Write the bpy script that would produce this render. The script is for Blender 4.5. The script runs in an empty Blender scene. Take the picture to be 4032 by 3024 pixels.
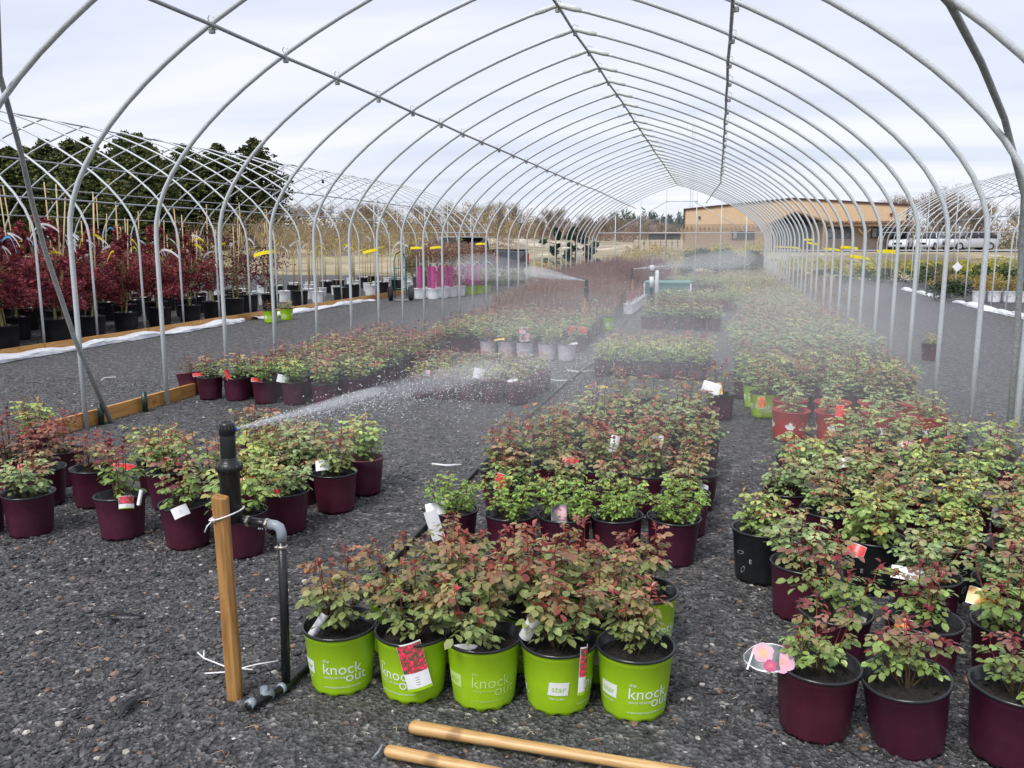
import bpy, math, random
import numpy as np
from mathutils import Vector, Matrix, Euler
R_ = math.radians
C = bpy.context.scene.collection
SC = bpy.context.scene
RNG = np.random.RandomState(7)
random.seed(7)

# ------------------------------------------------------------------ camera
cam_d = bpy.data.cameras.new('camera')
cam = bpy.data.objects.new('camera', cam_d); C.objects.link(cam)
cam.location = (0, 0, 1.65)
cam.rotation_euler = (R_(90) - 0.1632, 0, 0.2335)
cam_d.sensor_width = 36; cam_d.lens = 36 * 3350 / 4032
cam_d.clip_start = 0.05; cam_d.clip_end = 3000
SC.camera = cam

# ------------------------------------------------------------------ world
SUN_EL, SUN_AZ = R_(52), R_(200)
w = bpy.data.worlds.new('World'); SC.world = w; w.use_nodes = True
nt = w.node_tree; N = nt.nodes; L = nt.links; N.clear()
out = N.new('ShaderNodeOutputWorld'); bg = N.new('ShaderNodeBackground')
sky = N.new('ShaderNodeTexSky'); sky.sky_type = 'NISHITA'; sky.sun_disc = False
sky.sun_elevation = SUN_EL; sky.sun_rotation = SUN_AZ
tc = N.new('ShaderNodeTexCoord'); sep = N.new('ShaderNodeSeparateXYZ')
L.new(tc.outputs['Generated'], sep.inputs[0])
zz = N.new('ShaderNodeMath'); zz.operation = 'MAXIMUM'; zz.inputs[1].default_value = 0.0
L.new(sep.outputs['Z'], zz.inputs[0])
za = N.new('ShaderNodeMath'); za.operation = 'ADD'; za.inputs[1].default_value = 0.10
L.new(zz.outputs[0], za.inputs[0])
cmb = N.new('ShaderNodeCombineXYZ')
for i, ax in enumerate('XY'):
    d = N.new('ShaderNodeMath'); d.operation = 'DIVIDE'
    L.new(sep.outputs[ax], d.inputs[0]); L.new(za.outputs[0], d.inputs[1]); L.new(d.outputs[0], cmb.inputs[i])
mp = N.new('ShaderNodeMapping'); mp.inputs['Scale'].default_value = (0.35, 1.0, 1); mp.inputs['Rotation'].default_value = (0, 0, 0.22)
L.new(cmb.outputs[0], mp.inputs[0])
nz = N.new('ShaderNodeTexNoise'); nz.inputs['Scale'].default_value = 0.9; nz.inputs['Detail'].default_value = 5; nz.inputs['Roughness'].default_value = 0.5
nz.inputs['Distortion'].default_value = 0.4
L.new(mp.outputs[0], nz.inputs['Vector'])
rp = N.new('ShaderNodeValToRGB')
rp.color_ramp.elements[0].position = 0.34; rp.color_ramp.elements[0].color = (0.355, 0.387, 0.465, 1)
rp.color_ramp.elements[1].position = 0.66; rp.color_ramp.elements[1].color = (0.515, 0.515, 0.56, 1)
L.new(nz.outputs['Fac'], rp.inputs[0])
sk = N.new('ShaderNodeMix'); sk.data_type = 'RGBA'; sk.blend_type = 'MULTIPLY'; sk.inputs[0].default_value = 1
L.new(sky.outputs[0], sk.inputs[6]); sk.inputs[7].default_value = (0.08, 0.08, 0.08, 1)
mx = N.new('ShaderNodeMix'); mx.data_type = 'RGBA'; mx.inputs[0].default_value = 0.9
L.new(sk.outputs[2], mx.inputs[6]); L.new(rp.outputs[0], mx.inputs[7])
L.new(mx.outputs[2], bg.inputs[0]); bg.inputs[1].default_value = 1.0
L.new(bg.outputs[0], out.inputs[0])

sd = bpy.data.lights.new('sun', 'SUN'); sd.energy = 1.5; sd.angle = R_(22); sd.color = (1, 0.97, 0.93)
sun = bpy.data.objects.new('sun', sd); C.objects.link(sun)
sun.rotation_euler = (R_(90) - SUN_EL, 0, R_(180) - SUN_AZ)
SC.view_settings.view_transform = 'Standard'; SC.view_settings.look = 'None'
SC.view_settings.exposure = 1.0; SC.view_settings.gamma = 1
SC.render.engine = 'CYCLES'
cy = SC.cycles
cy.use_denoising = True; cy.max_bounces = 6; cy.diffuse_bounces = 3; cy.glossy_bounces = 2
cy.transmission_bounces = 3; cy.volume_bounces = 2; cy.transparent_max_bounces = 8
cy.use_adaptive_sampling = True; cy.adaptive_threshold = 0.02
cy.volume_step_rate = 4

# ------------------------------------------------------------------ helpers
def lin(c):
    return tuple(((v / 255) / 12.92 if v <= 10 else (((v / 255) + 0.055) / 1.055) ** 2.4) for v in c)

MATS = {}
def mat(name, col, rough=0.6, metal=0.0, var=0.0, vscale=8.0, bump=0.0, bscale=40.0, attr=False, trans=0.0, rand=0.0, spec=0.5, dirt=None):
    m = bpy.data.materials.new(name); m.use_nodes = True
    n = m.node_tree.nodes; l = m.node_tree.links
    p = n['Principled BSDF']; p.inputs['Roughness'].default_value = rough; p.inputs['Metallic'].default_value = metal
    p.inputs['Specular IOR Level'].default_value = spec
    co = (*col, 1)
    src = None
    if attr:
        a = n.new('ShaderNodeAttribute'); a.attribute_name = 'Col'; src = a.outputs['Color']
    tcn = n.new('ShaderNodeTexCoord')
    if var:
        nn = n.new('ShaderNodeTexNoise'); nn.inputs['Scale'].default_value = vscale; nn.inputs['Detail'].default_value = 6
        l.new(tcn.outputs['Object'], nn.inputs['Vector'])
        mr = n.new('ShaderNodeMapRange'); mr.inputs[1].default_value = 0.3; mr.inputs[2].default_value = 0.7
        mr.inputs[3].default_value = 1 - var; mr.inputs[4].default_value = 1 + var
        l.new(nn.outputs['Fac'], mr.inputs[0])
        mm = n.new('ShaderNodeMix'); mm.data_type = 'RGBA'; mm.blend_type = 'MULTIPLY'; mm.inputs[0].default_value = 1
        if src: l.new(src, mm.inputs[6])
        else: mm.inputs[6].default_value = co
        l.new(mr.outputs[0], mm.inputs[7]); src = mm.outputs[2]
    if dirt:
        nn = n.new('ShaderNodeTexNoise'); nn.inputs['Scale'].default_value = dirt[1]; nn.inputs['Detail'].default_value = 8; nn.inputs['Roughness'].default_value = 0.7
        l.new(tcn.outputs['Object'], nn.inputs['Vector'])
        rr = n.new('ShaderNodeMapRange'); rr.inputs[1].default_value = dirt[2]; rr.inputs[2].default_value = dirt[2] + 0.08
        l.new(nn.outputs['Fac'], rr.inputs[0])
        mm = n.new('ShaderNodeMix'); mm.data_type = 'RGBA'
        l.new(rr.outputs[0], mm.inputs[0])
        if src: l.new(src, mm.inputs[6])
        else: mm.inputs[6].default_value = co
        mm.inputs[7].default_value = (*dirt[0], 1); src = mm.outputs[2]
    if rand:
        oi = n.new('ShaderNodeObjectInfo'); hs = n.new('ShaderNodeHueSaturation')
        m1 = n.new('ShaderNodeMapRange'); m1.inputs[3].default_value = 1 - rand; m1.inputs[4].default_value = 1 + rand
        l.new(oi.outputs['Random'], m1.inputs[0]); l.new(m1.outputs[0], hs.inputs['Value'])
        m2 = n.new('ShaderNodeMapRange'); m2.inputs[3].default_value = 0.5 - rand * 0.07; m2.inputs[4].default_value = 0.5 + rand * 0.07
        wv = n.new('ShaderNodeMath'); wv.operation = 'FRACT'; ml = n.new('ShaderNodeMath'); ml.operation = 'MULTIPLY'; ml.inputs[1].default_value = 7.13
        l.new(oi.outputs['Random'], ml.inputs[0]); l.new(ml.outputs[0], wv.inputs[0]); l.new(wv.outputs[0], m2.inputs[0]); l.new(m2.outputs[0], hs.inputs['Hue'])
        if src: l.new(src, hs.inputs['Color'])
        else: hs.inputs['Color'].default_value = co
        src = hs.outputs[0]
    if src: l.new(src, p.inputs['Base Color'])
    else: p.inputs['Base Color'].default_value = co
    if bump:
        nn = n.new('ShaderNodeTexNoise'); nn.inputs['Scale'].default_value = bscale; nn.inputs['Detail'].default_value = 4
        l.new(tcn.outputs['Object'], nn.inputs['Vector'])
        b = n.new('ShaderNodeBump'); b.inputs['Strength'].default_value = bump; b.inputs['Distance'].default_value = 0.01
        l.new(nn.outputs['Fac'], b.inputs['Height']); l.new(b.outputs[0], p.inputs['Normal'])
    if trans:
        t = n.new('ShaderNodeBsdfTranslucent')
        if src: l.new(src, t.inputs[0])
        else: t.inputs[0].default_value = co
        ms = n.new('ShaderNodeMixShader'); ms.inputs[0].default_value = trans
        l.new(p.outputs[0], ms.inputs[1]); l.new(t.outputs[0], ms.inputs[2]); l.new(ms.outputs[0], n['Material Output'].inputs['Surface'])
    MATS[name] = m
    return m

def wood_mat(name, c1, c2, axis_scale=(1, 1, 1), scale=14, rough=0.55):
    m = bpy.data.materials.new(name); m.use_nodes = True
    n = m.node_tree.nodes; l = m.node_tree.links; p = n['Principled BSDF']; p.inputs['Roughness'].default_value = rough
    t = n.new('ShaderNodeTexCoord'); mpn = n.new('ShaderNodeMapping'); mpn.inputs['Scale'].default_value = axis_scale
    l.new(t.outputs['Object'], mpn.inputs[0])
    wv = n.new('ShaderNodeTexNoise'); wv.inputs['Scale'].default_value = scale; wv.inputs['Detail'].default_value = 7; wv.inputs['Distortion'].default_value = 0.8
    l.new(mpn.outputs[0], wv.inputs['Vector'])
    r = n.new('ShaderNodeValToRGB'); r.color_ramp.elements[0].position = 0.35; r.color_ramp.elements[0].color = (*c2, 1)
    r.color_ramp.elements[1].position = 0.62; r.color_ramp.elements[1].color = (*c1, 1)
    l.new(wv.outputs['Fac'], r.inputs[0])
    # knots and stains
    kn = n.new('ShaderNodeTexNoise'); kn.inputs['Scale'].default_value = 9; kn.inputs['Detail'].default_value = 3
    l.new(t.outputs['Object'], kn.inputs['Vector'])
    kr = n.new('ShaderNodeMapRange'); kr.inputs[1].default_value = 0.62; kr.inputs[2].default_value = 0.72; kr.inputs[4].default_value = 0.6
    l.new(kn.outputs['Fac'], kr.inputs[0])
    mm = n.new('ShaderNodeMix'); mm.data_type = 'RGBA'; l.new(kr.outputs[0], mm.inputs[0]); l.new(r.outputs[0], mm.inputs[6])
    mm.inputs[7].default_value = (c2[0] * 0.35, c2[1] * 0.3, c2[2] * 0.3, 1)
    l.new(mm.outputs[2], p.inputs['Base Color'])
    b = n.new('ShaderNodeBump'); b.inputs['Strength'].default_value = 0.25; b.inputs['Distance'].default_value = 0.003
    l.new(wv.outputs['Fac'], b.inputs['Height']); l.new(b.outputs[0], p.inputs['Normal'])
    MATS[name] = m; return m

class MB:
    """collects vertices and faces for one mesh"""
    def __init__(s): s.v = []; s.f = []; s.c = []; s.usec = False
    def add(s, vs, fs, col=None):
        o = len(s.v); s.v.extend([tuple(map(float, q)) for q in vs]); s.f.extend([tuple(i + o for i in q) for q in fs])
        if col is not None:
            s.usec = True
        s.c.extend([col if col is not None else (1, 1, 1)] * len(vs)); return s
    def box(s, c, d, rot=None, col=None):
        x, y, z = d[0] / 2, d[1] / 2, d[2] / 2
        vs = [Vector((a * x, b * y, e * z)) for a in (-1, 1) for b in (-1, 1) for e in (-1, 1)]
        if rot is not None:
            M = rot if isinstance(rot, Matrix) else Euler(rot).to_matrix()
            vs = [M @ q for q in vs]
        vs = [q + Vector(c) for q in vs]
        return s.add(vs, [(0, 1, 3, 2), (4, 6, 7, 5), (0, 4, 5, 1), (2, 3, 7, 6), (0, 2, 6, 4), (1, 5, 7, 3)], col)
    def tube(s, pts, r, n=8, caps=True, col=None):
        P = [Vector(p) for p in pts]; rs = r if hasattr(r, '__len__') else [r] * len(P)
        vs = []; fs = []
        t0 = (P[1] - P[0]).normalized()
        ref = Vector((0, 0, 1)) if abs(t0.z) < 0.9 else Vector((1, 0, 0))
        u = t0.cross(ref).normalized()
        for i, p in enumerate(P):
            t = (P[min(i + 1, len(P) - 1)] - P[max(i - 1, 0)]).normalized()
            u = (u - t * u.dot(t))
            u = u.normalized() if u.length > 1e-6 else t.orthogonal().normalized()
            v = t.cross(u)
            for k in range(n):
                a = 2 * math.pi * k / n
                vs.append(p + (u * math.cos(a) + v * math.sin(a)) * rs[i])
        for i in range(len(P) - 1):
            for k in range(n):
                a = i * n + k; b = i * n + (k + 1) % n
                fs.append((a, b, b + n, a + n))
        if caps:
            fs.append(tuple(range(n))[::-1]); fs.append(tuple((len(P) - 1) * n + k for k in range(n)))
        return s.add(vs, fs, col)
    def lathe(s, prof, n=32, c=(0, 0, 0), wob=None, col=None):
        vs = []; fs = []
        for j, (r, z) in enumerate(prof):
            for k in range(n):
                a = 2 * math.pi * k / n
                dz = wob(j, k) if wob else 0
                vs.append((c[0] + r * math.cos(a), c[1] + r * math.sin(a), c[2] + z + dz))
        for j in range(len(prof) - 1):
            for k in range(n):
                a = j * n + k; b = j * n + (k + 1) % n
                fs.append((a, b, b + n, a + n))
        return s.add(vs, fs, col)
    def prism(s, poly, y0, y1, col=None):
        """poly in XZ, extruded along Y"""
        n = len(poly)
        vs = [(x, y0, z) for x, z in poly] + [(x, y1, z) for x, z in poly]
        fs = [tuple(range(n)), tuple(range(2 * n - 1, n - 1, -1))] + [(i, i + n, (i + 1) % n + n, (i + 1) % n) for i in range(n)]
        return s.add(vs, fs, col)
    def mesh(s, name, m, smooth=False):
        me = bpy.data.meshes.new(name); me.from_pydata(s.v, [], s.f)
        if s.usec:
            a = me.color_attributes.new('Col', 'FLOAT_COLOR', 'POINT')
            a.data.foreach_set('color', np.array([(*c, 1) for c in s.c], dtype=np.float32).ravel())
        if m is not None: me.materials.append(m)
        if smooth: me.polygons.foreach_set('use_smooth', [True] * len(me.polygons))
        me.update(); return me

def npmesh(name, v, f, m, cols=None, smooth=False):
    """v (n,3), f (k,3|4) arrays"""
    me = bpy.data.meshes.new(name); v = np.asarray(v, np.float32); f = np.asarray(f, np.int32)
    k = f.shape[1]
    me.vertices.add(len(v)); me.vertices.foreach_set('co', v.ravel())
    me.loops.add(f.size); me.loops.foreach_set('vertex_index', f.ravel())
    me.polygons.add(len(f)); me.polygons.foreach_set('loop_start', np.arange(len(f), dtype=np.int32) * k)
    me.polygons.foreach_set('loop_total', np.full(len(f), k, np.int32))
    me.polygons.foreach_set('use_smooth', np.full(len(f), smooth))
    if cols is not None:
        a = me.color_attributes.new('Col', 'FLOAT_COLOR', 'POINT')
        cc = np.ones((len(v), 4), np.float32); cc[:, :3] = cols; a.data.foreach_set('color', cc.ravel())
    me.materials.append(m); me.update(); me.validate(); return me

def ob(name, me, parent=None, loc=(0, 0, 0), rot=(0, 0, 0), kind=None, label=None, cat=None, group=None, scale=None):
    o = bpy.data.objects.new(name, me); C.objects.link(o); o.location = loc; o.rotation_euler = rot
    if parent: o.parent = parent
    if kind: o['kind'] = kind
    if label: o['label'] = label
    if cat: o['category'] = cat
    if group: o['group'] = group
    if scale: o.scale = (scale,) * 3 if not hasattr(scale, '__len__') else scale
    return o

def thing(name, label, cat, loc=(0, 0, 0), rot=(0, 0, 0), group=None, scale=None):
    return ob(name, None, None, loc, rot, None, label, cat, group, scale)

ORD = ['first', 'second', 'third', 'fourth', 'fifth', 'sixth', 'seventh', 'eighth', 'ninth', 'tenth', 'eleventh', 'twelfth',
       'thirteenth', 'fourteenth', 'fifteenth', 'sixteenth', 'seventeenth', 'eighteenth', 'nineteenth', 'twentieth', 'twenty-first', 'twenty-second',
       'twenty-third', 'twenty-fourth', 'twenty-fifth', 'twenty-sixth', 'twenty-seventh', 'twenty-eighth', 'twenty-ninth'] + ['thirtieth', 'thirty-first', 'thirty-second', 'thirty-third', 'thirty-fourth', 'thirty-fifth', 'thirty-sixth', 'thirty-seventh']

def sstep(a, b, x):
    t = np.clip((x - a) / (b - a), 0, 1); return t * t * (3 - 2 * t)

def th(x, y):
    """height of the land"""
    x = np.asarray(x, float); y = np.asarray(y, float)
    return 1.05 * sstep(43, 76, y) + np.clip(y - 95, 0, None) * 0.0145 * (1 - 0.8 * sstep(-20, 25, x)) \
        + sstep(-32, -60, x) * 0 + 0.5 * sstep(60, 90, y) * sstep(-10, -25, x)

# ------------------------------------------------------------------ materials
def ground_mat(name, c1, c2, c3, s1, s2, bump=0.6, rough=0.75, dist=0.02, patch=None, spec=0.4):
    m = bpy.data.materials.new(name); m.use_nodes = True
    n = m.node_tree.nodes; l = m.node_tree.links; p = n['Principled BSDF']; p.inputs['Roughness'].default_value = rough
    p.inputs['Specular IOR Level'].default_value = spec
    t = n.new('ShaderNodeTexCoord')
    v = n.new('ShaderNodeTexVoronoi'); v.inputs['Scale'].default_value = s1; l.new(t.outputs['Object'], v.inputs['Vector'])
    nn = n.new('ShaderNodeTexNoise'); nn.inputs['Scale'].default_value = s2; nn.inputs['Detail'].default_value = 8; l.new(t.outputs['Object'], nn.inputs['Vector'])
    sx = n.new('ShaderNodeSeparateColor'); l.new(v.outputs['Color'], sx.inputs[0])
    r = n.new('ShaderNodeValToRGB'); e = r.color_ramp.elements
    e[0].position = 0.0; e[0].color = (*c1, 1); e[1].position = 0.93; e[1].color = (*c2, 1)
    e2 = e.new(0.975); e2.color = (*c3, 1)
    l.new(sx.outputs[0], r.inputs[0])
    mr = n.new('ShaderNodeMapRange'); mr.inputs[1].default_value = 0.35; mr.inputs[2].default_value = 0.65; mr.inputs[3].default_value = 0.6; mr.inputs[4].default_value = 1.4
    l.new(nn.outputs['Fac'], mr.inputs[0])
    mm = n.new('ShaderNodeMix'); mm.data_type = 'RGBA'; mm.blend_type = 'MULTIPLY'; mm.inputs[0].default_value = 1
    l.new(r.outputs[0], mm.inputs[6]); l.new(mr.outputs[0], mm.inputs[7])
    last = mm.outputs[2]
    if patch:
        n2 = n.new('ShaderNodeTexNoise'); n2.inputs['Scale'].default_value = patch[1]; n2.inputs['Detail'].default_value = 5; l.new(t.outputs['Object'], n2.inputs['Vector'])
        m2 = n.new('ShaderNodeMapRange'); m2.inputs[1].default_value = patch[2]; m2.inputs[2].default_value = patch[2] + 0.15; m2.inputs[4].default_value = patch[3]
        l.new(n2.outputs['Fac'], m2.inputs[0])
        m3 = n.new('ShaderNodeMix'); m3.data_type = 'RGBA'; l.new(m2.outputs[0], m3.inputs[0]); l.new(last, m3.inputs[6]); m3.inputs[7].default_value = (*patch[0], 1)
        last = m3.outputs[2]
    l.new(last, p.inputs['Base Color'])
    b = n.new('ShaderNodeBump'); b.inputs['Strength'].default_value = bump; b.inputs['Distance'].default_value = dist
    l.new(v.outputs['Distance'], b.inputs['Height']); l.new(b.outputs[0], p.inputs['Normal'])
    MATS[name] = m; return m

gravel_m = ground_mat('gravel_ground', (0.034, 0.034, 0.035), (0.125, 0.124, 0.127), (0.26, 0.25, 0.23), 50, 11, 1.0, 0.72, 0.02,
                      patch=((0.085, 0.066, 0.05), 0.9, 0.56, 0.5), spec=0.45)
field_m = ground_mat('dry_field', (0.26, 0.22, 0.14), (0.34, 0.29, 0.20), (0.45, 0.4, 0.28), 1.2, 0.12, 0.3, 0.95, 0.1,
                     patch=((0.27, 0.27, 0.11), 0.06, 0.56, 0.5), spec=0.1)
asph_m = ground_mat('asphalt', (0.30, 0.30, 0.305), (0.36, 0.36, 0.365), (0.4, 0.4, 0.4), 9, 0.4, 0.1, 0.9, 0.01, spec=0.2)
sand_m = ground_mat('sand', (0.34, 0.29, 0.21), (0.42, 0.36, 0.28), (0.66, 0.58, 0.42), 1.5, 0.6, 0.4, 0.95, 0.1, spec=0.1)
steel = mat('galvanised_steel', (0.52, 0.555, 0.57), 0.42, 0.15, var=0.12, vscale=60, bump=0.15, bscale=300)
steel_dk = mat('dark_steel', (0.30, 0.32, 0.31), 0.55, 0.2, var=0.25, vscale=50, bump=0.2, bscale=300)
purl_m = mat('purlin_steel', (0.33, 0.35, 0.38), 0.4, 0.4, var=0.15, vscale=50)
wrap_m = mat('wrap_tape', (0.62, 0.66, 0.62), 0.55, var=0.2, vscale=60, bump=0.8, bscale=120)
burg = mat('burgundy_plastic', (0.062, 0.0095, 0.026), 0.42, var=0.12, vscale=25, bump=0.06, bscale=200, rand=0.18, dirt=((0.12, 0.05, 0.055), 55, 0.64))
lime = mat('lime_plastic', (0.33, 0.56, 0.012), 0.36, var=0.08, vscale=7, rand=0.03, bump=.05, bscale=30, dirt=((0.10, 0.13, 0.02), 34, 0.665))
blackp = mat('black_plastic', (0.012, 0.013, 0.015), 0.35, var=0.2, vscale=20, bump=0.1, bscale=100)
rimb = mat('rim_plastic', (0.020, 0.022, 0.024), 0.24, bump=0.05, bscale=100)
rimr = mat('rim_burgundy', (0.16, 0.03, 0.045), 0.35)
greyp = mat('mauve_grey_plastic', (0.50, 0.45, 0.50), 0.45, var=0.05)
redp = mat('red_plastic', (0.40, 0.035, 0.03), 0.4, var=0.1, vscale=30)
whitep = mat('white_plastic', (0.74, 0.76, 0.78), 0.4, var=0.06, vscale=8, dirt=((0.45, 0.42, 0.38), 20, 0.66))
inkw = mat('white_ink', (0.80, 0.84, 0.80), 0.5)
inkf = mat('faded_ink', (0.52, 0.74, 0.22), 0.5)
inkl = mat('lime_ink', (0.36, 0.60, 0.05), 0.5)
inkg = mat('grey_ink', (0.30, 0.31, 0.33), 0.5)
soil_m = mat('potting_soil', (0.016, 0.013, 0.011), 0.9, var=0.5, vscale=60, bump=1.0, bscale=130, dirt=((0.09, 0.06, 0.04), 90, 0.66))
leaf_m = mat('rose_leaf', (0.2, 0.25, 0.07), 0.27, attr=True, trans=0.22, rand=0.12, spec=0.55, var=0.18, vscale=45)
cane_m = mat('rose_cane', (0.2, 0.1, 0.05), 0.4, attr=True)
tree_leaf = mat('tree_leaf', (0.2, 0.1, 0.05), 0.6, attr=True, trans=0.25, rand=0.15, spec=0.3)
needle_m = mat('conifer_needles', (0.05, 0.07, 0.02), 0.7, attr=True, rand=0.25, spec=0.2)
bark_m = mat('bark', (0.13, 0.10, 0.08), 0.9, var=0.3, vscale=10, bump=0.5, bscale=30)
twig_m = mat('bare_twigs', (0.34, 0.27, 0.21), 0.9, attr=True, rand=0.15)
bamboo_m = mat('bamboo', (0.50, 0.38, 0.20), 0.5, var=0.15, vscale=20)
board_m = wood_mat('fresh_board', (0.56, 0.30, 0.085), (0.42, 0.20, 0.05), (6, 0.6, 6), 6)
stake_m = wood_mat('stake_wood', (0.46, 0.24, 0.075), (0.25, 0.12, 0.035), (9, 9, 0.8), 5)
handle_m = wood_mat('handle_wood', (0.60, 0.38, 0.16), (0.44, 0.25, 0.09), (1.2, 14, 14), 5, rough=0.4)
lumber_m = wood_mat('lumber', (0.38, 0.24, 0.13), (0.26, 0.15, 0.075), (1, 1, 1), 6)
poly_m = mat('white_poly_film', (0.72, 0.74, 0.77), 0.35, var=0.08, vscale=12, bump=0.7, bscale=16, dirt=((0.35, 0.33, 0.30), 8, 0.64))
rubber_m = mat('black_rubber', (0.010, 0.011, 0.012), 0.32, bump=0.1, bscale=150, var=0.2)
pvcg = mat('grey_pvc', (0.24, 0.28, 0.32), 0.35, var=0.1, vscale=30)
clampm = mat('hose_clamp_steel', (0.42, 0.38, 0.32), 0.35, 0.6, var=0.3, vscale=100)
tie_m = mat('white_nylon', (0.80, 0.80, 0.82), 0.35)
card_m = mat('tag_card', (0.76, 0.77, 0.79), 0.3, var=0.05, vscale=30)
yel_tape = mat('yellow_ribbon', (0.90, 0.74, 0.015), 0.5, trans=0.2)
blu_tape = mat('blue_ribbon', (0.12, 0.38, 0.75), 0.5, trans=0.2)
wht_tape = mat('white_ribbon', (0.80, 0.80, 0.82), 0.5, trans=0.2)
green_tie = mat('green_tie', (0.02, 0.30, 0.15), 0.5)
magenta = mat('magenta_sleeve', (0.52, 0.025, 0.22), 0.4, var=0.2, vscale=20, trans=0.1)
glass_dk = mat('dark_glass', (0.02, 0.022, 0.025), 0.08, spec=0.6)
tan_w = mat('tan_siding', (0.60, 0.44, 0.275), 0.7, var=0.03, vscale=2)
tan_shaded = mat('shaded_siding', (0.42, 0.30, 0.19), 0.75, var=0.04, vscale=2)  # tan siding with the shade under the pergola put into its colour
trim_m = mat('brown_trim', (0.06, 0.022, 0.018), 0.5)
roof_m = mat('roof_metal', (0.20, 0.12, 0.09), 0.5)
winf = mat('window_frame_brown', (0.05, 0.03, 0.025), 0.5)
curtain = mat('curtain', (0.35, 0.36, 0.36), 0.8, var=0.3, vscale=3)
teal = mat('teal_tank', (0.03, 0.16, 0.15), 0.5, var=0.1)
paint_si = mat('silver_paint', (0.50, 0.50, 0.49), 0.25, 0.5)
paint_wh = mat('white_paint', (0.78, 0.80, 0.83), 0.2)
paint_dk = mat('charcoal_paint', (0.035, 0.04, 0.05), 0.2, 0.3)
tyre_m = mat('tyre', (0.012, 0.012, 0.013), 0.8)
rim_m = mat('alloy', (0.5, 0.5, 0.52), 0.3, 0.8)
lamp_w = mat('headlight', (0.7, 0.7, 0.7), 0.1)
lamp_r = mat('tail_light', (0.45, 0.02, 0.02), 0.2)
flower = {}
def flower_mat(name, fc, bgc, sc):
    m = bpy.data.materials.new(name); m.use_nodes = True; n = m.node_tree.nodes; l = m.node_tree.links
    p = n['Principled BSDF']; p.inputs['Roughness'].default_value = 0.3
    t = n.new('ShaderNodeTexCoord'); v = n.new('ShaderNodeTexVoronoi'); v.inputs['Scale'].default_value = sc
    dn = n.new('ShaderNodeTexNoise'); dn.inputs['Scale'].default_value = sc * 1.3; dn.inputs['Detail'].default_value = 4; l.new(t.outputs['Object'], dn.inputs['Vector'])
    dm = n.new('ShaderNodeMix'); dm.data_type = 'RGBA'; dm.blend_type = 'ADD'; dm.inputs[0].default_value = .035; l.new(t.outputs['Object'], dm.inputs[6]); l.new(dn.outputs['Color'], dm.inputs[7])
    l.new(dm.outputs[2], v.inputs['Vector'])
    r = n.new('ShaderNodeValToRGB'); e = r.color_ramp.elements
    e[0].position = 0.0; e[0].color = (*[min(1, c * 1.5 + 0.05) for c in fc], 1); e[1].position = 0.62; e[1].color = (*bgc, 1)
    x = e.new(0.35); x.color = (*fc, 1); x2 = e.new(0.5); x2.color = (*[c * 0.6 for c in fc], 1)
    l.new(v.outputs['Distance'], r.inputs[0]); l.new(r.outputs[0], p.inputs['Base Color'])
    flower[name] = m; return m
flower_mat('red_roses', (0.85, 0.04, 0.10), (0.07, 0.10, 0.05), 75)
flower_mat('pink_roses', (0.62, 0.35, 0.42), (0.12, 0.13, 0.13), 14)
flower_mat('orange_rose', (0.90, 0.30, 0.06), (0.75, 0.2, 0.05), 28)
flower_mat('scarlet_rose', (0.90, 0.06, 0.06), (0.70, 0.08, 0.07), 28)
flower_mat('yellow_rose', (0.95, 0.60, 0.05), (0.8, 0.35, 0.05), 28)

# ------------------------------------------------------------------ land
def sheet(name, x0, x1, y0, y1, nx, ny, m, dz=0, kind='structure'):
    xs = np.linspace(x0, x1, nx); ys = np.linspace(y0, y1, ny)
    X, Y = np.meshgrid(xs, ys); Z = th(X, Y) + dz
    v = np.stack([X.ravel(), Y.ravel(), Z.ravel()], 1)
    i = np.arange((ny - 1) * (nx - 1)); r = i // (nx - 1); c = i % (nx - 1); a = r * nx + c
    f = np.stack([a, a + 1, a + nx + 1, a + nx], 1)
    return ob(name, npmesh(name, v, f, m, smooth=True), kind=kind)

xs = np.unique(np.concatenate([np.linspace(-900, -100, 14), np.linspace(-100, 80, 46), np.linspace(80, 700, 12)]))
ys = np.unique(np.concatenate([np.linspace(-30, 40, 8), np.linspace(40, 110, 36), np.linspace(110, 1200, 40)]))
X, Y = np.meshgrid(xs, ys); Z = th(X, Y) - 0.02
v = np.stack([X.ravel(), Y.ravel(), Z.ravel()], 1); nx_, ny_ = len(xs), len(ys)
i = np.arange((ny_ - 1) * (nx_ - 1)); a = (i // (nx_ - 1)) * nx_ + i % (nx_ - 1)
ob('ground', npmesh('ground', v, np.stack([a, a + 1, a + nx_ + 1, a + nx_], 1), field_m, smooth=True), kind='structure')
sheet('gravel_yard', -26, 26, -8, 42.5, 2, 2, gravel_m, 0.0)
sheet('parking_lot', 3, 60, 74, 96, 30, 12, asph_m, 0.06)

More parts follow.
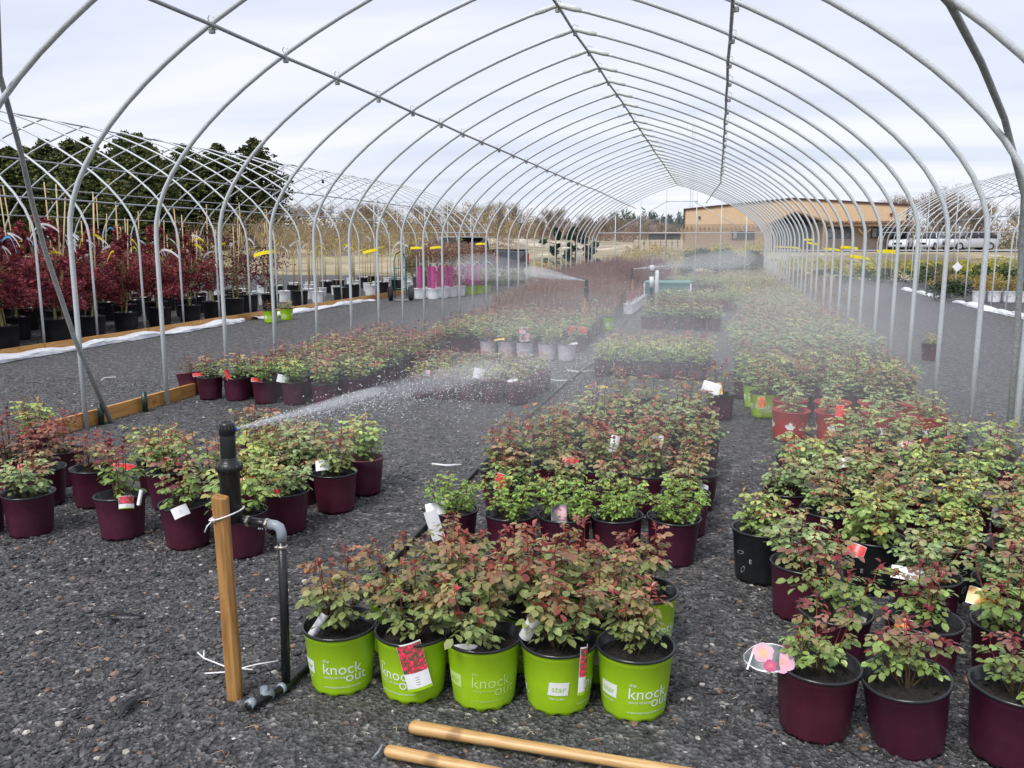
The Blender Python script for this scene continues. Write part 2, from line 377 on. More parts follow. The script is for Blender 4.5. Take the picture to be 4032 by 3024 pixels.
# ------------------------------------------------------------------ loose stones near the camera
def stones():
    ico = []
    t = (1 + 5 ** 0.5) / 2
    iv = np.array([(-1, t, 0), (1, t, 0), (-1, -t, 0), (1, -t, 0), (0, -1, t), (0, 1, t), (0, -1, -t), (0, 1, -t), (t, 0, -1), (t, 0, 1), (-t, 0, -1), (-t, 0, 1)], float)
    iv /= np.linalg.norm(iv[0])
    fi = np.array([(0, 11, 5), (0, 5, 1), (0, 1, 7), (0, 7, 10), (0, 10, 11), (1, 5, 9), (5, 11, 4), (11, 10, 2), (10, 7, 6), (7, 1, 8), (3, 9, 4), (3, 4, 2), (3, 2, 6), (3, 6, 8), (3, 8, 9), (4, 9, 5), (2, 4, 11), (6, 2, 10), (8, 6, 7), (9, 8, 1)])
    ov = np.array([(1, 0, 0), (-1, 0, 0), (0, 1, 0), (0, -1, 0), (0, 0, 1), (0, 0, -1)], float)
    fo = np.array([(0, 2, 4), (2, 1, 4), (1, 3, 4), (3, 0, 4), (2, 0, 5), (1, 2, 5), (3, 1, 5), (0, 3, 5)])
    def batch(n, base, faces, xr, yr, smin, smax, powr=1.0):
        yy = yr[0] + (yr[1] - yr[0]) * RNG.rand(n) ** powr
        # frustum-ish width
        xl = -0.25 * yy - 0.70 * yy - 0.3; xh = -0.2 * yy + 0.62 * yy + 0.4
        xx = xl + (xh - xl) * RNG.rand(n)
        s = smin + (smax - smin) * RNG.rand(n) ** 2.6
        # finer, darker silt patch under the long handles
        soft = (xx > -1.5) & (xx < 0.3) & (yy < 2.75)
        s[soft] *= 0.62
        sc = np.stack([s * (0.8 + 0.6 * RNG.rand(n)), s * (0.7 + 0.4 * RNG.rand(n)), s * (0.35 + 0.35 * RNG.rand(n))], 1)
        V = base[None] * (1 + 0.3 * (RNG.rand(n, len(base), 1) - 0.5)) * sc[:, None, :]
        a = RNG.rand(n) * 6.283; ti = (RNG.rand(n) - 0.5) * 0.9
        ct, st = np.cos(ti), np.sin(ti)
        y = V[:, :, 1] * ct[:, None] - V[:, :, 2] * st[:, None]; z = V[:, :, 1] * st[:, None] + V[:, :, 2] * ct[:, None]
        x = V[:, :, 0]; ca, sa = np.cos(a)[:, None], np.sin(a)[:, None]
        V = np.stack([x * ca - y * sa + xx[:, None], x * sa + y * ca + yy[:, None], z + (s * 0.22)[:, None]], 2)
        F = faces[None] + (np.arange(n) * len(base))[:, None, None]
        g = 0.022 + 0.085 * RNG.rand(n) ** 1.6; col = np.stack([g, g * .99, g * 1.01], 1)
        k = RNG.rand(n); tint = k < 0.014; col[tint] = np.stack([0.34 + 0.25 * RNG.rand(tint.sum())] * 3, 1) * (1, 0.93, 0.82)
        t2 = (k > 0.022) & (k < 0.05); col[t2] = np.array((0.20, 0.13, 0.09)) * (0.6 + 0.8 * RNG.rand(t2.sum(), 1))
        return V.reshape(-1, 3), F.reshape(-1, 3), np.repeat(col, len(base), 0)
    m = mat('stone', (0.06, 0.06, 0.065), 0.5, attr=True, spec=0.5)
    out = []
    out.append(batch(17000, iv, fi, 0, (1.9, 4.2), 0.005, 0.017, 1.1))
    out.append(batch(33000, ov, fo, 0, (1.9, 4.6), 0.003, 0.009, 1.0))
    out.append(batch(26000, ov, fo, 0, (4.0, 9.0), 0.006, 0.017, 1.0))
    o = 0; V = []; F = []; K = []
    for a, b, c in out:
        V.append(a); F.append(b + o); K.append(c); o += len(a)
    ob('gravel', npmesh('gravel', np.concatenate(V), np.concatenate(F), m, np.concatenate(K)), kind='stuff', label='loose crushed dark stone covering the nursery yard')
stones()

def fibres():
    mb = MB()
    for _ in range(170):
        y = 2.1 + 3.5 * random.random() ** 1.2; x = random.uniform(-0.95 * y, 0.42 * y)
        a = random.random() * 6.28; l_ = random.uniform(0.015, 0.05)
        pts = [(x, y, 0.012), (x + math.cos(a) * l_ * .5, y + math.sin(a) * l_ * .5, 0.02), (x + math.cos(a + .7) * l_, y + math.sin(a + .7) * l_, 0.014)]
        c = random.choice([(0.42, 0.22, 0.10), (0.5, 0.34, 0.15), (0.32, 0.12, 0.06), (0.55, 0.45, 0.3)])
        mb.tube(pts, 0.0011, 4, True, c)
    ob('bark_debris', mb.mesh('bark_debris', cane_m), kind='stuff', label='shreds of brown bark and straw scattered on the gravel')
fibres()

# ------------------------------------------------------------------ greenhouse frames
HALF = 3.79; RIDGE = 4.29; BEND = 1.72
def prof_pt(s):
    """s in [-1,1] along the arch from left foot to right foot, 0 the ridge"""
    t = abs(s); sg = 1 if s >= 0 else -1
    if t > 0.66:
        k = (1 - t) / 0.34; return (sg * HALF, BEND * k)
    k = t / 0.66   # 0 ridge .. 1 bend
    u = 1 - k
    b0 = u ** 0; P = [(HALF, BEND), (HALF, 2.60), (2.12, 3.71), (0.0, RIDGE)]
    q = 1 - u
    x = q ** 3 * P[0][0] + 3 * q * q * u * P[1][0] + 3 * q * u * u * P[2][0] + u ** 3 * P[3][0]
    z = q ** 3 * P[0][1] + 3 * q * q * u * P[1][1] + 3 * q * u * u * P[2][1] + u ** 3 * P[3][1]
    return (sg * x - 0.13 * (1 - x / HALF), z)

def hoop_mesh(r=0.022, n=8, seg=18):
    mb = MB()
    ss = [-1, -0.83, -0.66] + [-0.66 + 0.66 * (k + 1) / seg for k in range(seg)]
    ss = ss + [-q for q in ss[::-1][1:]]
    pts = [(prof_pt(q)[0], 0, prof_pt(q)[1]) for q in ss]
    pts[0] = (pts[0][0], 0, -0.02); pts[-1] = (pts[-1][0], 0, -0.02)
    mb.tube(pts, r, n)
    return mb.mesh('hoop', steel, True)
def wrap_mesh(r=0.031):
    mb = MB()
    a, b, c_ = prof_pt(-.66 / 18), prof_pt(0), prof_pt(.66 / 18)
    pts = [(b[0] + (e[0] - b[0]) * f, 0, b[1] + (e[1] - b[1]) * f) for e, f in ((a, .75), (a, .5), (a, .2), (b, 0), (c_, .2), (c_, .5), (c_, .75))]
    mb.tube(pts, [r * .78, r, r * .9, r * 1.05, r * .95, r * 1.05, r * .78], 8)
    return mb.mesh('joint_wrap', wrap_m, True)
def clamp_mesh():
    mb = MB()
    mb.tube([(0, -0.05, -0.03), (0.03, -0.02, -0.01), (0.035, 0, 0.05), (0.0, 0.02, 0.06)], 0.004, 5)
    mb.tube([(0, 0.06, -0.03), (-0.03, 0.03, -0.01), (-0.035, 0, 0.05), (0.0, -0.02, 0.065)], 0.004, 5)
    mb.lathe([(0.026, -0.018), (0.028, 0), (0.026, 0.018)], 8, (0, 0, -0.05))
    return mb.mesh('wire_clamp', steel_dk, True)
HM = hoop_mesh(); WM = wrap_mesh(); CM = clamp_mesh(); HMf = hoop_mesh(0.021, 5, 12)

def frame(name, label, cx, ys, near=True, purl=((-0.262, 0.0), (0.0, 0.0), (0.208, 0.0)), end=None, hoopm=None, jit=0.0):
    root = thing(name, label, 'greenhouse frame', (cx, 0, 0))
    rr = random.Random(3)
    for k, y in enumerate(ys):
        h = ob('hoop', hoopm or HM, root, (rr.uniform(-jit, jit), y, 0), (rr.uniform(-.004, .004), 0, rr.uniform(-.006, .006)))
        if near: ob('joint_wrap', WM, h)
        for s, _ in purl:
            if near and y < 26:
                x, z = prof_pt(s); ob('wire_clamp', CM, h, (x, 0, z - 0.01), (0, 0, rr.uniform(-.3, .3)))
    for s, sag in purl:
        mb = MB(); x, z = prof_pt(s)
        off = 0.036
        nx, nz = (-math.copysign(0.55, s) if s else 0), -0.83
        pts = [(x + nx * off + rr.uniform(-.012, .012), y, z + nz * off + rr.uniform(-.006, .006)) for y in ys]
        if near and s:   # the side purlins wander towards the far end
            pts = [(p[0] - (.06 * max(0, i - 20) if s > 0 else -.02 * max(0, i - 16)), p[1], p[2] - .012 * max(0, i - 20)) for i, p in enumerate(pts)]
        pts = [(pts[0][0], ys[0] - 0.5, pts[0][2])] + pts
        mb.tube(pts, 0.017, 8 if near else 5)
        ob('purlin', mb.mesh('purlin', purl_m, True), root)
    return root

YS = [9.92 + 1.157 * i for i in range(-4, 27)]
YEND = YS[-1]
CX = -1.70
gh = frame('greenhouse_frame', 'bare galvanised hoop greenhouse frame arching over the potted rose beds', CX, YS, True, jit=0.02)
def endwall(root, cx, y, m=steel, rad=0.022, n=6):
    for dx in (-2.9, -1.75, -0.6, 0.75, 1.85, 2.95):
        # height of the arch at dx
        best = min((abs(abs(prof_pt(q / 200)[0]) - abs(dx)), prof_pt(q / 200)[1]) for q in range(0, 133))
        mb = MB(); mb.tube([(dx, y, -0.02), (dx, y, best[1] - 0.01)], rad, n); ob('end_post', mb.mesh('end_post', m, True), root)
    mb = MB(); mb.tube([(-3.7, y - 0.03, 2.15), (3.7, y - 0.03, 2.15)], rad, n); ob('end_rail', mb.mesh('end_rail', m, True), root)
    mb = MB(); mb.tube([(-0.65, y - .03, 3.55), (0.8, y - .03, 3.55)], rad * .8, n); ob('end_rail', mb.mesh('end_rail', m, True), root)
    for s in (-1, 1):
        mb = MB(); mb.tube([(s * 0.65, y + .03, 3.52), (s * 2.95, y + .03, 2.2)], rad * .8, n); ob('end_brace', mb.mesh('end_brace', m, True), root)
endwall(gh, CX, YEND)
# corner braces, bent pipe clamped to the nearest hoops
mb = MB(); mb.tube([(-3.74, 6.71, -0.02), (-3.74, 6.33, .82), (-3.72, 6.05, 1.6), (-3.64, 5.87, 1.98), (-3.52, 5.67, 2.35), (-3.25, 5.25, 2.82), (-2.7, 4.7, 3.2)], 0.020, 8)
ob('corner_brace', mb.mesh('corner_brace', steel_dk, True), gh, label='dark bent pipe crossing the nearest left post')
mb = MB(); mb.tube([(3.82, 6.72, -0.02), (3.82, 6.76, 1.0), (3.75, 6.66, 1.98), (3.5, 6.37, 2.46), (3.2, 5.85, 2.72), (2.87, 5.27, 2.93), (2.1, 4.3, 3.3)], 0.022, 8)
ob('corner_brace', mb.mesh('corner_brace', steel_dk, True), gh, label='dark bent pipe at the upper right')  # shade on its upper length is put into a darker steel colour
mb = MB(); mb.tube([(2.72, 2.27, -0.02), (2.80, 2.36, 0.6), (3.1, 2.8, 2.2)], 0.021, 10)
ob('corner_brace', mb.mesh('corner_brace', steel, True), gh, label='pale pipe foot beside the nearest right-hand pots')
# base boards of the left side: separate planks butted end to end
y = 6.05
for ln in (1.10, 1.35):
    mb = MB(); mb.box((0, 0, 0.068), (0.038, ln - 0.008, 0.135)); ob('base_board', mb.mesh('base_board', board_m), gh, (-HALF - 0.06 + random.uniform(-.006, .006), y + ln / 2, 0), (0, 0, random.uniform(-.003, .003)))
    y += ln
    if True:
        mb = MB(); mb.tube([(0, 0, -0.02), (0, 0, 0.2)], 0.028, 10); ob('ground_sleeve', mb.mesh('ground_sleeve', mat('green_sleeve', (0.01, 0.03, 0.022), 0.3), True), gh, (-HALF + 0.01, 6.62 if y < 7.5 else 7.25, 0))
mb = MB(); mb.tube([(-HALF + .06, 6.60, .42), (-HALF + .0, 6.72, .425), (-HALF + .1, 6.75, .43)], 0.004, 5)
ob('tie_wire', mb.mesh('tie_wire', tie_m), gh)

# neighbour frames
lf = frame('greenhouse_frame', 'hoop frame over the red maples beyond the left gravel lane, white film along its board', -13.9,
           [6.2 + 1.22 * i for i in range(27)], False, ((-0.5, 0), (-0.345, 0), (0, 0), (0.345, 0), (0.5, 0)), hoopm=HMf, jit=0.03)
endwall(lf, -13.9, 6.2 + 1.22 * 26, rad=0.02, n=5)
y = 8.5
k = 0
while y < 24:
    ln = 2.44; mb = MB(); mb.box((0, 0, 0.075), (0.04, ln - 0.01, 0.15)); ob('base_board', mb.mesh('base_board', board_m), lf, (HALF + 0.06 + 0.1 + random.uniform(-.02, .02), y + ln / 2, 0), (0, 0, random.uniform(-.01, .01))); y += ln; k += 1
while y < 37:
    ln = 2.44; mb = MB(); mb.box((0, 0, 0.075), (0.04, ln - 0.01, 0.15)); ob('base_board', mb.mesh('base_board', board_m), lf, (HALF + 0.06, y + ln / 2, 0)); y += ln
def film_roll(root, x, y0, y1, r=0.07):
    """crumpled strip of film lying along and over the board"""
    rr = random.Random(int(y0 * 10)); nu = 12; n = int((y1 - y0) / 0.07); vs = []; fs = []
    wv = [rr.uniform(-1, 1) for _ in range(nu)]
    for i in range(n + 1):
        t = y0 + (y1 - y0) * i / n
        wv = [.72 * q + .45 * rr.uniform(-1, 1) for q in wv]
        h = r * (1 + .3 * math.sin(t * 2.1) + .25 * math.sin(t * 5.3 + 1)); wd = r * (1.7 + .5 * math.sin(t * 1.3 + 2) + .3 * math.sin(t * 4.1))
        for k in range(nu):
            u = k / (nu - 1); a = math.pi * u
            vs.append((x - wd * math.cos(a) + .018 * wv[k], t + .02 * wv[(k + 3) % nu], max(.004, .01 + h * math.sin(a) ** .7 + .014 * wv[(k + 5) % nu] * math.sin(a))))
    for i in range(n):
        for k in range(nu - 1): fs.append((i * nu + k, i * nu + k + 1, (i + 1) * nu + k + 1, (i + 1) * nu + k))
    mb = MB(); mb.add(vs, fs); ob('film_roll', mb.mesh('film_roll', poly_m, False), root)
film_roll(lf, HALF + 0.30, 8.3, 11.9, 0.085); film_roll(lf, HALF + 0.27, 11.8, 16.4, 0.075); film_roll(lf, HALF + 0.27, 16.9, 23.4, 0.07)
for yy in (13.2, 18.5, 23.9, 29):   # sprinklers hung from its ridge
    mb = MB(); mb.tube([(0, yy, RIDGE - .05), (0, yy, RIDGE - .35)], 0.006, 5); mb.lathe([(0.012, 0), (0.04, -.02), (0.045, -.14), (0.02, -.16)], 8, (0, yy, RIDGE - .33))
    ob('hanging_sprinkler', mb.mesh('hanging_sprinkler', rubber_m, True), lf)
rf = frame('greenhouse_frame', 'pale hoop frame behind the right gravel lane, in front of the parked cars', 10.75,
           [20.6 + 1.22 * i for i in range(18)], False, ((-0.5, 0), (-0.345, 0), (0, 0), (0.345, 0), (0.5, 0)), hoopm=HMf, jit=0.03)
endwall(rf, 10.75, 20.6 + 1.22 * 17, rad=0.02, n=5)
film_roll(rf, -HALF - 0.25, 18.6, 26.6, 0.08); film_roll(rf, -HALF - 0.25, 28.2, 33.5, 0.07)

# yellow ribbons tied to posts
def ribbon_mesh(m, l_=0.26, wd=0.045, droop=0.03, tail=False):
    mb = MB(); n = 5; vs = []; fs = []
    for i in range(n + 1):
        t = i / n
        vs += [(l_ * t, 0.01 * math.sin(t * 5), -droop * t * t), (l_ * t, 0.012 * math.sin(t * 5 + .6), wd - droop * t * t)]
    for i in range(n): fs.append((2 * i, 2 * i + 2, 2 * i + 3, 2 * i + 1))
    mb.add(vs, fs)
    for z in (0.0, wd):
        pass
    mb.lathe([(0.0245, 0.0), (0.0255, wd * 0.5), (0.0245, wd)], 10)
    return mb.mesh('ribbon', m, True)
RB = ribbon_mesh(yel_tape)
rib = [(-1, 0, 0.0), (-1, 3, 0.0), (-1, 5, .02), (-1, 6, .03), (-1, 9, .1), (1, 2, .0), (1, 4, -.1), (1, 5, .04), (1, 7, 0), (1, 10, .12), (1, 11, .2), (1, 14, 0), (1, 16, 0), (1, 18, 0), (1, 20, 0)]
for s, i, dz in rib:
    yy = 9.92 + 1.157 * i
    side = 'left' if s < 0 else 'right'
    idx = [q for q in rib if q[0] == s].index((s, i, dz))
    ob('ribbon', RB, None, (CX + s * HALF, yy, 1.53 + dz), (0, random.uniform(-.1, .1), math.pi if s < 0 else random.uniform(-.15, .15)),
       label=f'yellow ribbon on a {side} hoop post, {ORD[idx]} nearest on that side', cat='ribbon', group='yellow ribbons tied to the hoop posts')

# ------------------------------------------------------------------ pots
def pot_parts(kind):
    """returns list of (name, mesh)"""
    r1, r0, h = {'burgundy': (0.138, 0.112, 0.245), 'red_rim': (0.138, 0.112, 0.245), 'lime': (0.138, 0.112, 0.245), 'black': (0.145, 0.118, 0.26),
                 'grey': (0.135, 0.11, 0.245), 'red': (0.155, 0.13, 0.26), 'white': (0.14, 0.12, 0.25), 'tree': (0.235, 0.20, 0.40), 'white_tree': (0.19, 0.16, 0.32)}[kind]
    body = {'burgundy': burg, 'red_rim': burg, 'lime': lime, 'black': blackp, 'grey': greyp, 'red': redp, 'white': whitep, 'tree': blackp, 'white_tree': whitep}[kind]
    rim = {'red_rim': rimr, 'red': redp, 'white': whitep, 'white_tree': whitep, 'grey': rimb}.get(kind, rimb)
    n = 44
    mb = MB()
    def wob(j, k):
        return 0.010 if (j <= 1 and k % 4 < 2) else 0
    mb.lathe([(r0 - 0.012, 0.0), (r0, 0.001), (r0 + 0.002, 0.02), (r0 + (r1 - r0) * .5, h * .5), (r1 - 0.006, h - 0.032), (r1 - 0.003, h - 0.028), (r1 - 0.001, h - 0.008), (r1 - .001, h - 0.006)], n, wob=wob)
    res = [('pot', mb.mesh('pot', body, True))]
    mb = MB(); q = r1
    mb.lathe([(q - 0.001, h - 0.010), (q + 0.004, h - 0.009), (q + 0.0055, h - 0.004), (q + 0.004, h + 0.001), (q - 0.001, h + 0.002), (q - 0.006, h - 0.002), (q - 0.007, h - 0.018),
              (q - 0.010, h - 0.020), (q - 0.011, h - 0.034), (q - 0.015, h - 0.036), (q - 0.017, h - 0.06)], n)
    res.append(('rim', mb.mesh('rim', rim, True)))
    mb = MB(); vs = [(0, 0, h - 0.028)]; fs = []; rings = 6
    rr = random.Random(5)
    for j in range(1, rings + 1):
        for k in range(20):
            a = 6.2832 * k / 20; rad = (q - 0.012) * j / rings
            vs.append((rad * math.cos(a), rad * math.sin(a), h - 0.034 - 0.012 * (j / rings) ** 2 + rr.uniform(-.004, .004)))
    for k in range(20): fs.append((0, 1 + k, 1 + (k + 1) % 20))
    for j in range(rings - 1):
        for k in range(20):
            a = 1 + j * 20 + k; b = 1 + j * 20 + (k + 1) % 20; fs.append((a, a + 20, b + 20, b))
    mb.add(vs, fs)
    for _ in range(40):
        a = rr.random() * 6.28; rad = (q - .03) * rr.random() ** .5; s = rr.uniform(.002, .006)
        mb.box((rad * math.cos(a), rad * math.sin(a), h - 0.036), (s * 2, s, s), (rr.random() * 3, rr.random() * 3, rr.random() * 3))
    res.append(('soil', mb.mesh('soil', soil_m, True)))
    return res, (r1, r0, h)
POTS = {k: pot_parts(k) for k in ('burgundy', 'red_rim', 'lime', 'black', 'grey', 'red', 'white', 'tree', 'white_tree')}

# lettering wrapped round the pots
def text_geo(s, size, shear=0.0, align='CENTER', res=3):
    cu = bpy.data.curves.new('lettering', 'FONT'); cu.body = s; cu.size = size; cu.shear = shear; cu.align_x = align; cu.resolution_u = res
    o = bpy.data.objects.new('lettering', cu); C.objects.link(o)
    bpy.context.view_layer.update()
    me = bpy.data.meshes.new_from_object(o.evaluated_get(bpy.context.evaluated_depsgraph_get()))
    v = np.array([q.co[:] for q in me.vertices]); f = [tuple(p.vertices) for p in me.polygons]
    C.objects.unlink(o); bpy.data.objects.remove(o); bpy.data.curves.remove(cu); bpy.data.meshes.remove(me)
    return v, f
def wrap(geo, dims, x0, z0, lift=0.0008, sx=1.0, sz=1.0):
    v, f = geo; r1, r0, h = dims; out_ = []
    for x, y_, _ in v:
        z = z0 + y_ * sz; rr = r0 + (r1 - r0) * (z / h) + lift + 0.0005
        a = -math.pi / 2 + (x0 + x * sx) / rr
        out_.append((rr * math.cos(a), rr * math.sin(a), z))
    return out_, f
def flat_rect(w_, h_, nx=8):
    vs = []; fs = []
    for i in range(nx + 1):
        vs += [(-w_ / 2 + w_ * i / nx, 0, 0), (-w_ / 2 + w_ * i / nx, h_, 0)]
    for i in range(nx): fs.append((2 * i, 2 * i + 2, 2 * i + 3, 2 * i + 1))
    return np.array(vs), fs
def fat(geo, d=0.0009):
    """thickens letters slightly by overlaying shifted copies"""
    v, f = geo; V = [v]; F = list(f); o = len(v)
    for dx, dy in ((d, 0), (0, d)):
        V.append(v + (dx, dy, 0)); F += [tuple(i + o for i in q) for q in f]; o += len(v)
    return np.concatenate(V), F
tg = {k: text_geo(*a) for k, a in {'the': ('the', 0.020), 'knock': ('knock', 0.062), 'out': ('out', 0.060), 'fam': ('family of roses', 0.0145), 'www': ('www.theknockoutrose.com', 0.0125),
      'star': ('star', 0.034), 'plant': ('Plant a Star', 0.0125), 'drift': ('drift', 0.062, 0.35), 'PW': ('PW', 0.05), 'E': ('E', 0.03), 'k': ('knock', 0.05)}.items()}
D = POTS['lime'][1]
def lime_letters(faded):
    ink = inkf if faded else inkw
    mb = MB(); rep = 2
    for q in range(2):
        base = q * math.pi * 0.125
        mb.add(*wrap(tg['the'], D, base - 0.058, 0.146)); mb.add(*wrap(tg['knock'], D, base, 0.098, sx=0.98))
        mb.add(*wrap(tg['out'], D, base + 0.052, 0.064)); mb.add(*wrap(tg['fam'], D, base - 0.026, 0.080)); mb.add(*wrap(tg['www'], D, base + 0.0, 0.040))
    a = mb.mesh('lettering', ink)
    mb = MB()
    for q in (0,): mb.add(*wrap(flat_rect(0.072, 0.052), D, -0.150, 0.088))
    mb.add(*wrap(tg['plant'], D, -0.150, 0.070))
    b = mb.mesh('emblem', ink)
    mb = MB(); mb.add(*wrap(tg['star'], D, -0.150, 0.103, lift=0.0016)); c_ = mb.mesh('emblem_lettering', inkl)
    return a, b, c_
LL = [lime_letters(False), lime_letters(True)]
mb = MB()
for q in range(3): mb.add(*wrap(fat(tg['drift'], 0.0012), POTS['grey'][1], q * 0.245 - 0.0, 0.10))
for q in range(3):
    mb.add(*wrap(flat_rect(0.075, 0.003), POTS['grey'][1], q * 0.245, 0.075)); mb.add(*wrap(flat_rect(0.05, 0.003), POTS['grey'][1], q * 0.245, 0.062))
DRIFT = mb.mesh('lettering', mat('pale_ink', (0.66, 0.63, 0.68), 0.5))
mb = MB()
for q in range(3):
    mb.add(*wrap(fat(tg['PW'], .0016), POTS['white'][1], q * 0.27, 0.12)); mb.add(*wrap(flat_rect(0.06, 0.004), POTS['white'][1], q * 0.27, 0.10))
PWL = mb.mesh('lettering', inkg)
# maple leaf emblem
ml = [(0, 1), (.12, .72), (.30, .80), (.24, .38), (.46, .58), (.52, .46), (.80, .50), (.70, .30), (.82, .20), (.42, -.12), (.48, -.28), (.06, -.22), (.06, -.60)]
ml = ml + [(-x, y_) for x, y_ in ml[::-1][:-1]]
mlv = np.array([(0, 0.05, 0)] + [(x * 0.055, y_ * 0.055, 0) for x, y_ in ml]); mlf = [(0, i + 1, (i + 1) % len(ml) + 1) for i in range(len(ml))]
mlv[0] = (0, 0.1 * 0.055, 0)
mb = MB()
for q in (-0.19, 0.0, 0.2): mb.add(*wrap((mlv, mlf), POTS['red'][1], q, 0.125, lift=0.001))
MAPLE = mb.mesh('emblem', inkw)
mb = MB()
def leaf_outline(x0, z0, s, ang):
    v = []; f = []
    n = 14
    for i in range(n + 1):
        t = i / n * 2 * math.pi; x = math.cos(t) * s; y_ = math.sin(t) * s * 0.42
        for k in (1.0, 0.86):
            xx, yy = x * k, y_ * k; v.append((xx * math.cos(ang) - yy * math.sin(ang), xx * math.sin(ang) + yy * math.cos(ang), 0))
    for i in range(n): f.append((2 * i, 2 * i + 1, 2 * i + 3, 2 * i + 2))
    return wrap((np.array(v), f), POTS['black'][1], x0, z0)
for q in range(4):
    b0 = q * 0.2 - .25
    mb.add(*leaf_outline(b0 - 0.06, 0.155, 0.022, .2)); mb.add(*leaf_outline(b0 - 0.04, 0.07, 0.02, 1.1)); mb.add(*wrap(tg['E'], POTS['black'][1], b0, 0.11))
LEAFPOT = mb.mesh('emblem', mat('outline_ink', (0.5, 0.52, 0.55), 0.5))

# ------------------------------------------------------------------ rose plants
def leaflet(p, d, up, L_, W, cols, fold=0.25):
    """8-vertex folded leaflet from p along d"""
    d = d / np.linalg.norm(d); s = np.cross(d, up); s /= (np.linalg.norm(s) + 1e-9); n = np.cross(s, d)
    pts = []
    for t, w_ in ((0, 0), (0.33, 0.40), (0.33, -0.40), (0.68, 0.40), (0.68, -0.40), (1, 0)):
        pts.append(p + d * L_ * t + s * W * w_ + n * (abs(w_) * W * fold - 0.10 * L_ * t * t))
    pts.append(p + d * L_ * 0.33 - n * 0.02 * L_); pts.append(p + d * L_ * 0.68 - n * 0.06 * L_)
    # 0 base 1 l1 2 r1 3 l2 4 r2 5 tip 6 c1 7 c2
    f = [(0, 6, 1), (0, 2, 6), (1, 6, 3), (6, 7, 3), (2, 4, 6), (6, 4, 7), (3, 7, 5), (7, 4, 5)]
    return pts, f

RT = {  # leaf length, height, spread, canes, leaves per cane, low colour, high colour, young colour, threshold of redness
    'bronze': dict(L=.045, H=.33, S=.18, nc=9, nl=9, lo=(.25, .31, .11), hi=(.33, .15, .09), yg=(.30, .06, .045), red=.48, top=5),
    'small_green': dict(L=.025, H=.25, S=.18, nc=12, nl=18, lo=(.27, .41, .09), hi=(.42, .54, .14), yg=(.40, .42, .12), red=.9, top=2),
    'yellow_green': dict(L=.042, H=.28, S=.17, nc=10, nl=10, lo=(.31, .42, .13), hi=(.50, .54, .15), yg=(.50, .38, .12), red=.7, top=4),
    'sage': dict(L=.040, H=.27, S=.16, nc=9, nl=10, lo=(.30, .40, .17), hi=(.46, .45, .20), yg=(.40, .25, .13), red=.7, top=3),
    'red_top': dict(L=.042, H=.30, S=.16, nc=8, nl=8, lo=(.25, .35, .10), hi=(.30, .13, .10), yg=(.24, .035, .04), red=.60, top=5),
    'crimson': dict(L=.036, H=.27, S=.16, nc=8, nl=9, lo=(.19, .15, .075), hi=(.29, .09, .07), yg=(.31, .05, .045), red=.3, top=5),
    'golden': dict(L=.033, H=.23, S=.16, nc=10, nl=11, lo=(.37, .40, .12), hi=(.56, .50, .15), yg=(.48, .32, .11), red=.8, top=3),
    'mixed': dict(L=.042, H=.29, S=.17, nc=9, nl=9, lo=(.30, .39, .14), hi=(.42, .24, .14), yg=(.38, .12, .08), red=.62, top=3),
}
